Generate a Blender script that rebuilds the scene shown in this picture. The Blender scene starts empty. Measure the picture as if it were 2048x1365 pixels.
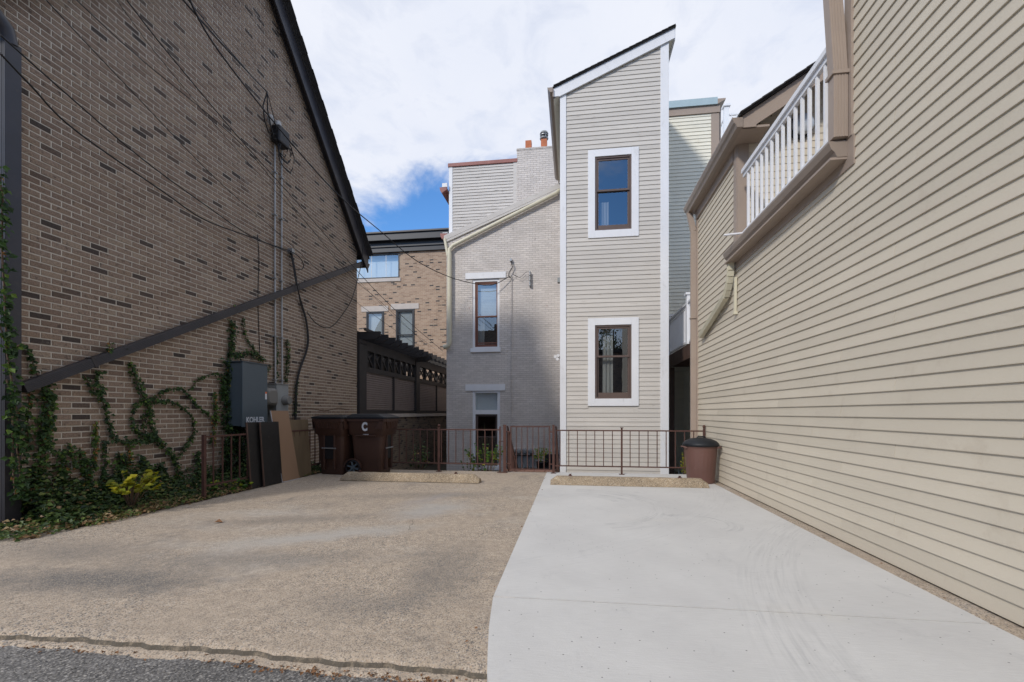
import bpy, bmesh, math, random
from mathutils import Vector, Matrix
random.seed(7)
S = bpy.context.scene
COL = bpy.context.collection
R = math.radians
# ------------------------------------------------------------------ camera
TH = math.atan(124 / 910.0); sn, cs = math.sin(TH), math.cos(TH)
H = 1.165; F = 910.0; HOR = 826.0
cam = bpy.data.objects.new('camera', bpy.data.cameras.new('camera'))
COL.objects.link(cam); S.camera = cam
cam.location = (0, 0, H); cam.rotation_euler = (R(90), 0, TH)
cam.data.sensor_width = 36; cam.data.lens = F / 2048 * 36
cam.data.shift_y = (HOR - 682.5) / 2048
cam.data.clip_start = 0.05; cam.data.clip_end = 1500
# ------------------------------------------------------------------ light
SUN = Vector((.60, 1.0, -.72)).normalized()          # direction the light travels
S.view_settings.view_transform = 'Standard'; S.view_settings.look = 'None'
S.view_settings.exposure = 0.13; S.view_settings.gamma = 1
sl = bpy.data.lights.new('sun', 'SUN'); sl.energy = 2.2; sl.angle = R(5.5); sl.color = (1, .94, .86)
so = bpy.data.objects.new('sun', sl); COL.objects.link(so); so.location = (-8, -12, 14)
so.rotation_euler = SUN.to_track_quat('-Z', 'Y').to_euler()
W = bpy.data.worlds.new('World'); S.world = W; W.use_nodes = True
nt = W.node_tree; nt.nodes.clear()
def N(t, ty, **k):
    n = t.nodes.new(ty)
    for a, v in k.items():
        if a.startswith('i_'):
            n.inputs[a[2:].replace('_', ' ')].default_value = v
        else: setattr(n, a, v)
    return n
def L(t, a, b): t.links.new(a, b)
def ramp(t, stops, src=None, interp='LINEAR'):
    r = t.nodes.new('ShaderNodeValToRGB'); r.color_ramp.interpolation = interp
    e = r.color_ramp.elements
    while len(e) < len(stops): e.new(.5)
    for i, (p, c) in enumerate(stops):
        e[i].position = p
        e[i].color = (c, c, c, 1) if not isinstance(c, (tuple, list)) else (*c[:3], 1)
    if src is not None: L(t, src, r.inputs[0])
    return r
def mth(t, op, a, b=None, clamp=False):
    m = t.nodes.new('ShaderNodeMath'); m.operation = op; m.use_clamp = clamp
    for i, v in enumerate((a, b)):
        if v is None: continue
        if isinstance(v, (int, float)): m.inputs[i].default_value = v
        else: L(t, v, m.inputs[i])
    return m.outputs[0]
def mixc(t, f, a, b, mode='MIX'):
    m = t.nodes.new('ShaderNodeMix'); m.data_type = 'RGBA'; m.blend_type = mode
    for sck, v in ((m.inputs[0], f), (m.inputs[6], a), (m.inputs[7], b)):
        if isinstance(v, (int, float)): sck.default_value = v
        elif isinstance(v, (tuple, list)): sck.default_value = (*v[:3], 1)
        else: L(t, v, sck)
    return m.outputs[2]
sky = N(nt, 'ShaderNodeTexSky', sky_type='NISHITA', sun_disc=False)
sd = -SUN
sky.sun_elevation = math.asin(sd.z); sky.sun_rotation = math.atan2(sd.x, sd.y)
sky.altitude = 300; sky.air_density = 1.0; sky.dust_density = 0.3; sky.ozone_density = 2.5
tc = N(nt, 'ShaderNodeTexCoord')
sx = N(nt, 'ShaderNodeSeparateXYZ'); L(nt, tc.outputs['Generated'], sx.inputs[0])
zz = mth(nt, 'MAXIMUM', sx.outputs[2], .06)
cb = N(nt, 'ShaderNodeCombineXYZ')
L(nt, mth(nt, 'DIVIDE', sx.outputs[0], zz), cb.inputs[0]); L(nt, mth(nt, 'DIVIDE', sx.outputs[1], zz), cb.inputs[1])
mp = N(nt, 'ShaderNodeMapping'); mp.inputs['Scale'].default_value = (1.0, .75, 1); mp.inputs['Location'].default_value = (3.1, 1.7, 0); mp.inputs['Rotation'].default_value = (0, 0, .6)
L(nt, cb.outputs[0], mp.inputs[0])
n1 = N(nt, 'ShaderNodeTexNoise', i_Scale=1.3, i_Detail=8.0, i_Roughness=.62, i_Distortion=.5); L(nt, mp.outputs[0], n1.inputs['Vector'])
n2 = N(nt, 'ShaderNodeTexNoise', i_Scale=7.0, i_Detail=6.0, i_Roughness=.6, i_Distortion=.4); L(nt, mp.outputs[0], n2.inputs['Vector'])
# cloud deck high up, clear air low down; wispy edge
el = mth(nt, 'ADD', sx.outputs[2], mth(nt, 'MULTIPLY', mth(nt, 'SUBTRACT', n1.outputs[0], .5), .30))
el = mth(nt, 'SUBTRACT', el, mth(nt, 'MULTIPLY', mth(nt, 'MULTIPLY', sx.outputs[1], -1.0, True), .10))   # the clear band reaches higher towards the sun side
el = mth(nt, 'ADD', el, mth(nt, 'MULTIPLY', mth(nt, 'SUBTRACT', n2.outputs[0], .5), .05))
deck = N(nt, 'ShaderNodeMapRange', interpolation_type='SMOOTHSTEP'); deck.inputs[1].default_value = .385; deck.inputs[2].default_value = .47
L(nt, el, deck.inputs[0])
mot = ramp(nt, [(.34, .87), (.52, .99)], n2.outputs[0])
mask = mth(nt, 'MULTIPLY', deck.outputs[0], mot.outputs[0])
tint = mixc(nt, 1.0, sky.outputs[0], (.74, 1.16, 1.52), 'MULTIPLY')
big = ramp(nt, [(.35, (5.8, 6.1, 6.9)), (.65, (6.3, 6.5, 7.1))], n1.outputs[0])
hz_ = N(nt, 'ShaderNodeMapRange', interpolation_type='SMOOTHSTEP'); hz_.inputs[1].default_value = .34; hz_.inputs[2].default_value = .12
L(nt, sx.outputs[2], hz_.inputs[0])                    # pale haze towards the horizon
tint = mixc(nt, mth(nt, 'MULTIPLY', hz_.outputs[0], .9), tint, (5.4, 5.7, 6.3))
colr = mixc(nt, mask, tint, big.outputs[0])
bg = N(nt, 'ShaderNodeBackground'); bg.inputs[1].default_value = .128
L(nt, colr, bg.inputs[0]); wo = N(nt, 'ShaderNodeOutputWorld'); L(nt, bg.outputs[0], wo.inputs[0])

# ------------------------------------------------------------------ placing helpers (picture point -> point on a real plane)
CAM = Vector((0, 0, H))
def ray(px, py):
    a = (px - 1024) / F; b = (HOR - py) / F
    return Vector((-sn + a * cs, cs + a * sn, b))
def onX(px, py, X): d = ray(px, py); return CAM + d * (X / d.x)
def onY(px, py, Y): d = ray(px, py); return CAM + d * (Y / d.y)
def onZ(px, py, z): d = ray(px, py); return CAM + d * ((z - H) / d.z)
def depth(v): return -sn * v[0] + cs * v[1]

# ------------------------------------------------------------------ mesh builder
BASE = {}
class MB:
    def __init__(s): s.v = []; s.f = []; s.t = []; s.tone = 0.5; s.sm = []; s.smooth = False
    def add(s, vs, fs):
        o = len(s.v); s.v += [tuple(p) for p in vs]
        for f in fs: s.f.append([i + o for i in f]); s.t.append(s.tone); s.sm.append(s.smooth)
        return s
    def box(s, x0, x1, y0, y1, z0, z1):
        if x0 > x1: x0, x1 = x1, x0
        if y0 > y1: y0, y1 = y1, y0
        if z0 > z1: z0, z1 = z1, z0
        return s.add([(x0,y0,z0),(x1,y0,z0),(x1,y1,z0),(x0,y1,z0),(x0,y0,z1),(x1,y0,z1),(x1,y1,z1),(x0,y1,z1)],
              [(0,3,2,1),(4,5,6,7),(0,1,5,4),(1,2,6,5),(2,3,7,6),(3,0,4,7)])
    def beam(s, a, b, w, h, up=(0,0,1)):
        a = Vector(a); b = Vector(b); d = (b - a).normalized(); up = Vector(up)
        sd_ = d.cross(up)
        if sd_.length < 1e-4: sd_ = d.cross(Vector((1,0,0)))
        sd_.normalize(); u = sd_.cross(d).normalized()
        vs = []
        for p in (a, b):
            for i, j in ((-1,-1),(1,-1),(1,1),(-1,1)): vs.append(p + sd_ * (w/2*i) + u * (h/2*j))
        return s.add(vs, [(3,2,1,0),(4,5,6,7),(0,1,5,4),(1,2,6,5),(2,3,7,6),(3,0,4,7)])
    def tube(s, pts, r, n=8, close=True):
        pts = [Vector(p) for p in pts]; m = len(pts); vs = []; fs = []
        rr = r if isinstance(r, (list, tuple)) else [r] * m
        d0 = (pts[1] - pts[0]).normalized()
        ref = Vector((0,0,1)) if abs(d0.z) < .9 else Vector((1,0,0))
        for i, p in enumerate(pts):
            d = (pts[min(i+1,m-1)] - pts[max(i-1,0)]).normalized()
            a = d.cross(ref)
            if a.length < 1e-3: a = d.cross(Vector((.3,.8,.1)))
            a.normalize(); b = a.cross(d).normalized(); ref = b if abs(b.dot(d)) < .5 else ref
            for k in range(n):
                t = 2*math.pi*k/n; vs.append(p + (a*math.cos(t) + b*math.sin(t)) * rr[i])
        for i in range(m-1):
            for k in range(n):
                k2 = (k+1) % n; fs.append((i*n+k, i*n+k2, (i+1)*n+k2, (i+1)*n+k))
        o = s.smooth; s.smooth = True; s.add(vs, fs); s.smooth = o
        if close: s.add(vs[:n], [tuple(range(n))[::-1]]); s.add(vs[-n:], [tuple(range(n))])
        return s
    def prism(s, poly, axis, a, b):
        # poly: 2D points; axis 'Y' -> (x,z) extruded y a..b ; 'X' -> (y,z) ; 'Z' -> (x,y)
        n = len(poly)
        def P(p, t): return (p[0], t, p[1]) if axis == 'Y' else (t, p[0], p[1]) if axis == 'X' else (p[0], p[1], t)
        vs = [P(p, a) for p in poly] + [P(p, b) for p in poly]
        fs = [tuple(range(n)), tuple(range(2*n-1, n-1, -1))] + [(i, i+n, (i+1) % n + n, (i+1) % n) for i in range(n)]
        return s.add(vs, fs)
    def loft(s, rings, cap0=True, cap1=True, smooth=False):
        n = len(rings[0]); vs = [p for r in rings for p in r]; fs = []
        for i in range(len(rings)-1):
            for k in range(n): k2 = (k+1) % n; fs.append((i*n+k, i*n+k2, (i+1)*n+k2, (i+1)*n+k))
        o = s.smooth; s.smooth = smooth; s.add(vs, fs); s.smooth = o
        if cap0: s.add(rings[0], [tuple(range(n))[::-1]])
        if cap1: s.add(rings[-1], [tuple(range(n))])
        return s
    def lathe(s, prof, cx, cy, n=24):
        rings = [[(cx + r*math.cos(2*math.pi*k/n), cy + r*math.sin(2*math.pi*k/n), z) for k in range(n)] for r, z in prof]
        return s.loft(rings, True, True, True)
    def build(s, name, mat, parent=None, at=None, bevel=0, fix=True):
        pb = BASE.get(parent.name, Vector((0,0,0))) if parent else Vector((0,0,0))
        org = Vector(at) if at is not None else (pb if parent else Vector((0,0,0)))
        me = bpy.data.meshes.new(name)
        me.from_pydata([(x-org.x, y-org.y, z-org.z) for x, y, z in s.v], [], s.f)
        if fix:
            bm = bmesh.new(); bm.from_mesh(me); bmesh.ops.recalc_face_normals(bm, faces=bm.faces); bm.to_mesh(me); bm.free()
        a = me.attributes.new('tone', 'FLOAT', 'FACE'); a.data.foreach_set('value', s.t)
        me.polygons.foreach_set('use_smooth', s.sm)
        me.materials.append(mat); me.update()
        o = bpy.data.objects.new(name, me); COL.objects.link(o)
        o.location = org - pb
        if parent: o.parent = parent
        BASE[o.name] = org
        if bevel:
            md = o.modifiers.new('bevel', 'BEVEL'); md.width = bevel; md.segments = 2; md.limit_method = 'ANGLE'; md.angle_limit = R(35)
        return o
def thing(name, label, cat, loc=(0,0,0), group=None):
    o = bpy.data.objects.new(name, None); COL.objects.link(o); o.location = loc
    o.empty_display_size = .2
    BASE[o.name] = Vector(loc); o['label'] = label; o['category'] = cat
    if group: o['group'] = group
    return o
def tag(o, label, cat, group=None):
    o['label'] = label; o['category'] = cat
    if group: o['group'] = group
    return o
def struct(o): o['kind'] = 'structure'; return o
def stuff(o): o['kind'] = 'stuff'; return o
def inst(mesh, name, parent, world, rot=None):
    o = bpy.data.objects.new(name, mesh); COL.objects.link(o); o.parent = parent
    o.location = Vector(world) - BASE[parent.name]
    if rot: o.rotation_euler = rot
    BASE[o.name] = Vector(world); return o
def copy_tree(o, parent=None):
    c = o.copy(); COL.objects.link(c); c.parent = parent
    for ch in list(o.children): copy_tree(ch, c)
    return c
def rrect(cx, cy, hx, hy, r, z, n=4):
    pts = []
    for qx, qy, a0 in ((1,1,0),(-1,1,90),(-1,-1,180),(1,-1,270)):
        for k in range(n+1):
            a = R(a0 + 90*k/n); pts.append((cx + qx*(hx-r) + r*math.cos(a), cy + qy*(hy-r) + r*math.sin(a), z))
    return pts

# ------------------------------------------------------------------ materials
def mat(name):
    m = bpy.data.materials.new(name); m.use_nodes = True; t = m.node_tree; t.nodes.clear()
    b = N(t, 'ShaderNodeBsdfPrincipled'); o = N(t, 'ShaderNodeOutputMaterial'); L(t, b.outputs[0], o.inputs[0])
    return m, t, b
def pos(t, scale=(1,1,1)):
    g = N(t, 'ShaderNodeNewGeometry'); m = N(t, 'ShaderNodeMapping'); m.inputs['Scale'].default_value = scale
    L(t, g.outputs['Position'], m.inputs[0]); return m.outputs[0]
def noise(t, vec, sc, det=4, rough=.55, dist=0):
    n = N(t, 'ShaderNodeTexNoise', i_Scale=sc, i_Detail=float(det), i_Roughness=rough, i_Distortion=float(dist)); L(t, vec, n.inputs['Vector']); return n.outputs[0]
def bump(t, b, h, st=.3, dist=.01):
    n = N(t, 'ShaderNodeBump'); n.inputs['Strength'].default_value = st; n.inputs['Distance'].default_value = dist
    L(t, h, n.inputs['Height']); L(t, n.outputs[0], b.inputs['Normal']); return n
def paint(name, col, rough=.5, var=.12, sc=3.0, grain=0, metal=0, dirt=None, dirtamt=.3, spec=.4, stretch=(1,1,1), toneamt=0):
    m, t, b = mat(name); p = pos(t, stretch)
    n = noise(t, p, sc, 6, .65)
    c = mixc(t, ramp(t, [(.3, 0.0), (.7, 1.0)], n).outputs[0], tuple(x*(1-var) for x in col), tuple(min(1, x*(1+var)) for x in col))
    if dirt:
        n3 = noise(t, p, sc*4.3, 8, .7, .3)
        c = mixc(t, ramp(t, [(.58, 0.0), (.72, dirtamt)], n3).outputs[0], c, dirt)
    if toneamt:
        at = N(t, 'ShaderNodeObjectInfo')
        c = mixc(t, 1.0, c, ramp(t, [(0, 1-toneamt), (1, 1+toneamt)], at.outputs['Random']).outputs[0], 'MULTIPLY')
    L(t, c, b.inputs['Base Color']); b.inputs['Roughness'].default_value = rough; b.inputs['Metallic'].default_value = metal
    b.inputs['Specular IOR Level'].default_value = spec
    if grain: bump(t, b, noise(t, p, grain, 4, .6), .25, .004)
    return m
M = {}
M['dark'] = paint('dark_brown_paint', (.030, .026, .028), .45, .2, 2.0, spec=.5)
M['dgutter'] = paint('charcoal_gutter_paint', (.036, .034, .040), .4, .18, 2.5, dirt=(.09,.07,.055), dirtamt=.35, spec=.5)
M['white'] = paint('white_trim_paint', (.72, .725, .75), .5, .06, 1.5, grain=40, dirt=(.42,.41,.40), dirtamt=.4, stretch=(1,1,.4))
M['rail_white'] = paint('white_vinyl', (.78, .79, .82), .35, .03)
M['taupe'] = paint('taupe_trim_paint', (.345, .275, .225), .45, .07, 2.0, dirt=(.2,.16,.13), dirtamt=.25)
M['tgutter'] = paint('taupe_gutter_paint', (.27, .215, .175), .35, .10, 2.0, spec=.6)
M['cream'] = paint('cream_downspout_paint', (.60, .56, .43), .45, .06, 2.0, dirt=(.35,.31,.22), dirtamt=.3)
M['siding_r'] = paint('beige_siding', (.585, .523, .420), .6, .04, .9, grain=90, dirt=(.47,.40,.31), dirtamt=.4, toneamt=.055)
M['siding_t'] = paint('warm_gray_siding', (.535, .503, .463), .62, .06, 1.2, grain=70, dirt=(.33,.29,.25), dirtamt=.75, toneamt=.06, stretch=(.5,1,3))
M['siding_f'] = paint('pale_cream_siding', (.76, .735, .63), .6, .05, 1.0, dirt=(.46,.42,.34), dirtamt=.3, toneamt=.04)
M['siding_u'] = paint('weathered_gray_siding', (.56, .53, .50), .7, .08, 1.5, dirt=(.10,.085,.07), dirtamt=.95, toneamt=.06, stretch=(.35,1,3.5))
M['iron'] = paint('rust_brown_iron', (.085, .042, .034), .65, .25, 9.0, grain=120, dirt=(.16,.06,.032), dirtamt=.6, spec=.25)
M['black'] = paint('black_rubber', (.012, .012, .014), .5, .1)
M['wire'] = paint('black_cable', (.010, .010, .012), .6, .1)
M['cart'] = paint('brown_cart_plastic', (.056, .0265, .018), .55, .12, 2.0, grain=200, dirt=(.10,.055,.04), dirtamt=.4)
M['lid'] = paint('black_plastic_lid', (.013, .015, .019), .5, .2, 3.0, grain=150, spec=.3)
M['can'] = paint('brown_can_plastic', (.130, .066, .054), .5, .08, 3.0, grain=120, dirt=(.20,.12,.10), dirtamt=.35)
M['steel'] = paint('galvanised_steel', (.33, .34, .35), .4, .15, 6.0, metal=.55)
M['conduit'] = paint('gray_conduit', (.38, .375, .37), .5, .15, 5.0, metal=.3)
M['kbox'] = paint('blue_gray_enamel', (.082, .106, .125), .4, .06, 2.0, dirt=(.06,.07,.08), dirtamt=.3)
M['meter'] = paint('light_gray_enamel', (.25, .265, .27), .45, .10, 3.0, dirt=(.12,.12,.11), dirtamt=.4)
M['meterg'] = paint('warm_gray_cover', (.165, .160, .150), .4, .06)
M['tan'] = paint('tan_hardboard', (.245, .155, .098), .7, .05, 2.0, grain=60, dirt=(.19,.12,.08), dirtamt=.3)
M['tanedge'] = paint('pale_board_edge', (.45, .45, .48), .6, .05)
M['dpanel'] = paint('black_framed_panel', (.014, .013, .013), .5, .3, 4.0, dirt=(.07,.06,.05), dirtamt=.5)
M['ply'] = paint('weathered_plywood', (.135, .098, .060), .8, .25, 2.0, grain=80, dirt=(.06,.045,.03), dirtamt=.6, stretch=(1,1,.3))
M['terra'] = paint('orange_clay', (.46, .15, .07), .75, .15, 10.0, dirt=(.25,.12,.08), dirtamt=.4)
M['coping'] = paint('rust_red_metal', (.27, .10, .085), .5, .15, 3.0, dirt=(.5,.42,.4), dirtamt=.35)
M['cedar'] = paint('red_brown_window_frame', (.19, .080, .052), .45, .12, 3.0)
M['umber'] = paint('brown_window_frame', (.115, .080, .068), .45, .12, 3.0)
M['navy'] = paint('black_window_frame', (.018, .020, .026), .4, .1)
M['stone'] = paint('limestone_lintel', (.52, .47, .43), .8, .08, 5.0, grain=60)
M['deckwood'] = paint('dark_stained_wood', (.085, .050, .038), .6, .2, 3.0, grain=40)
M['blacktrellis'] = paint('black_brown_stain', (.030, .026, .025), .6, .2, 5.0, spec=.5)
M['lattice'] = paint('brown_lattice', (.25, .205, .19), .6, .1, 5.0)
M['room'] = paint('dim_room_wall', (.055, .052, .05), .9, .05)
M['curtain'] = paint('white_curtain', (.30, .30, .29), .9, .08, 4.0, stretch=(9,1,.3))
M['blind'] = paint('white_blind', (.62, .66, .68), .7, .03)
M['soil'] = paint('leafy_soil', (.042, .032, .024), .95, .35, 14.0, grain=60, dirt=(.12,.07,.04), dirtamt=.6)
M['gravel'] = paint('gray_gravel', (.23,.22,.21), .9, .5, 60.0)
M['yard'] = paint('yard_earth', (.09, .08, .06), .95, .3, 3.0, grain=30)
M['redbrick'] = paint('red_brick_paving', (.24, .125, .09), .85, .2, 9.0, grain=60)
M['lightblue'] = paint('pale_blue_flashing', (.36, .46, .50), .4, .06)
M['bark'] = paint('bark', (.12, .08, .055), .9, .3, 12.0, grain=40)
M['silverwhite'] = paint('white_plastic', (.7, .7, .72), .35, .03)
M['decal'] = paint('white_decal', (.62, .64, .68), .5, .03)
M['orange'] = paint('orange_sticker', (.7, .16, .05), .5, .02)
M['orange_leaf'] = paint('dry_leaf', (.20, .10, .045), .8, .4, 30.0)
M['glass_lamp'] = paint('frosted_lamp', (.55, .60, .66), .2, .05, spec=.8)

def shingle():
    m, t, b = mat('asphalt_shingles'); p = pos(t)
    n = noise(t, p, 40, 3); c = mixc(t, n, (.018,.017,.018), (.06,.056,.055)); L(t, c, b.inputs['Base Color'])
    b.inputs['Roughness'].default_value = .9; bump(t, b, n, .5, .01); return m
M['shingle'] = shingle()
def glass():
    m, t, b = mat('window_glass'); t.nodes.remove(b); o = t.nodes['Material Output']
    tr = N(t, 'ShaderNodeBsdfTransparent'); tr.inputs[0].default_value = (.90, .93, .93, 1)
    gl = N(t, 'ShaderNodeBsdfGlossy'); gl.inputs['Roughness'].default_value = .0; gl.inputs['Color'].default_value = (.92, .96, 1, 1)
    fr = N(t, 'ShaderNodeLayerWeight'); fr.inputs['Blend'].default_value = .5
    p = pos(t); bn = N(t, 'ShaderNodeBump'); bn.inputs['Strength'].default_value = .06; bn.inputs['Distance'].default_value = .01
    L(t, noise(t, p, 2.2, 2), bn.inputs['Height']); L(t, bn.outputs[0], gl.inputs['Normal'])
    f = mth(t, 'ADD', mth(t, 'MULTIPLY', mth(t, 'POWER', fr.outputs['Facing'], 4.0), .8), .20, True)
    mx = N(t, 'ShaderNodeMixShader'); L(t, f, mx.inputs[0]); L(t, tr.outputs[0], mx.inputs[1]); L(t, gl.outputs[0], mx.inputs[2])
    L(t, mx.outputs[0], o.inputs[0]); return m
M['glass'] = glass()

BRICKSTOPS = [(0, (.05,.038,.032)), (.045, (.085,.060,.047)), (.07, (.195,.133,.097)), (.35, (.250,.178,.131)), (.62, (.275,.200,.150)), (.86, (.255,.180,.126)), (.94, (.320,.245,.180)), (1, (.285,.205,.150))]
def brick_geo():
    m, t, b = mat('brown_face_brick'); p = pos(t)
    at = N(t, 'ShaderNodeAttribute', attribute_name='tone')
    c = ramp(t, BRICKSTOPS, at.outputs['Fac']).outputs[0]
    n = noise(t, p, 60, 5, .7); c = mixc(t, 1.0, c, ramp(t, [(.3,.62),(.7,1.35)], n).outputs[0], 'MULTIPLY')
    n2 = noise(t, p, 2.6, 7, .8, .4); c = mixc(t, ramp(t, [(.58,0.0),(.74,.6)], n2).outputs[0], c, (.36,.32,.27))
    n4 = noise(t, p, 14, 5, .7, 0); c = mixc(t, ramp(t, [(.57,0.0),(.68,.8)], n4).outputs[0], c, (.065,.047,.038))
    L(t, c, b.inputs['Base Color']); b.inputs['Roughness'].default_value = .85
    bump(t, b, noise(t, p, 90, 5, .75), .9, .008); return m
M['brick'] = brick_geo()
def mortar():
    m, t, b = mat('gray_mortar'); p = pos(t); n = noise(t, p, 30, 5)
    L(t, mixc(t, n, (.46,.41,.345), (.60,.545,.465)), b.inputs['Base Color']); b.inputs['Roughness'].default_value = .95
    bump(t, b, n, .4, .004); return m
M['mortar'] = mortar()
def brick_tex(name, stops, mort, axis, bumpst=.6, painted=False):
    m, t, b = mat(name); g = N(t, 'ShaderNodeNewGeometry'); sp = N(t, 'ShaderNodeSeparateXYZ'); L(t, g.outputs['Position'], sp.inputs[0])
    cbn = N(t, 'ShaderNodeCombineXYZ'); L(t, sp.outputs[0 if axis == 'Y' else 1], cbn.inputs[0])
    p = g.outputs['Position']
    wob = mth(t, 'MULTIPLY', mth(t, 'SUBTRACT', noise(t, p, 2.5, 2), .5), .012 if painted else .0)
    L(t, mth(t, 'ADD', sp.outputs[2], wob), cbn.inputs[1])
    br = N(t, 'ShaderNodeTexBrick'); br.offset = .5
    L(t, cbn.outputs[0], br.inputs['Vector']); br.inputs['Scale'].default_value = 1
    br.inputs['Brick Width'].default_value = .2032; br.inputs['Row Height'].default_value = .0677
    br.inputs['Mortar Size'].default_value = .0045; br.inputs['Mortar Smooth'].default_value = .3
    br.inputs['Color1'].default_value = (0,0,0,1); br.inputs['Color2'].default_value = (1,1,1,1); br.inputs['Mortar'].default_value = (.5,.5,.5,1)
    c = ramp(t, stops, br.outputs['Color']).outputs[0]
    n = noise(t, p, 45, 5, .7); c = mixc(t, 1.0, c, ramp(t, [(.3,.8),(.7,1.18)], n).outputs[0], 'MULTIPLY')
    n5 = noise(t, p, 1.1, 6, .65); c = mixc(t, 1.0, c, ramp(t, [(.3,.88),(.7,1.10)], n5).outputs[0], 'MULTIPLY')
    if painted:
        c = mixc(t, mth(t, 'MULTIPLY', br.outputs['Fac'], .55), c, mort)
        n6 = noise(t, p, 9, 7, .75, 1.0); c = mixc(t, ramp(t, [(.655,0.0),(.68,.75)], n6).outputs[0], c, (.20,.165,.145))
        n7 = noise(t, p, 7.3, 4, .6, .2); c = mixc(t, ramp(t, [(.745,0.0),(.76,1.0)], n7).outputs[0], c, (.33,.10,.05))
    else: c = mixc(t, br.outputs['Fac'], c, mort)
    L(t, c, b.inputs['Base Color']); b.inputs['Roughness'].default_value = .8 if painted else .9
    hh = mth(t, 'SUBTRACT', mth(t, 'MULTIPLY', n, .35), br.outputs['Fac'])
    if painted: hh = mth(t, 'ADD', hh, mth(t, 'MULTIPLY', noise(t, p, 16, 5, .7), 1.2))
    bump(t, b, hh, bumpst, .008); return m
M['brick_x'] = brick_tex('brown_brick_end', [(0,(.03,.026,.028)),(.08,(.105,.075,.06)),(.5,(.16,.115,.09)),(1,(.2,.15,.12))], (.32,.30,.27), 'Y')
M['brick_low'] = brick_tex('garden_wall_brick', [(0,(.03,.026,.028)),(.08,(.105,.08,.06)),(.5,(.16,.12,.09)),(1,(.19,.145,.105))], (.24,.21,.17), 'X')
M['brick_nb'] = brick_tex('tan_townhouse_brick', [(0,(.05,.04,.04)),(.06,(.07,.055,.05)),(.075,(.30,.20,.14)),(.5,(.38,.265,.19)),(1,(.43,.31,.225))], (.52,.45,.36), 'Y')
M['brick_gray'] = brick_tex('painted_gray_brick', [(0,(.56,.515,.48)),(.5,(.61,.56,.525)),(1,(.65,.60,.56))], (.30,.27,.25), 'Y', .9, True)
M['brick_grayx'] = brick_tex('painted_gray_brick_side', [(0,(.56,.515,.48)),(.5,(.61,.56,.525)),(1,(.65,.60,.56))], (.30,.27,.25), 'X', .9, True)

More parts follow.
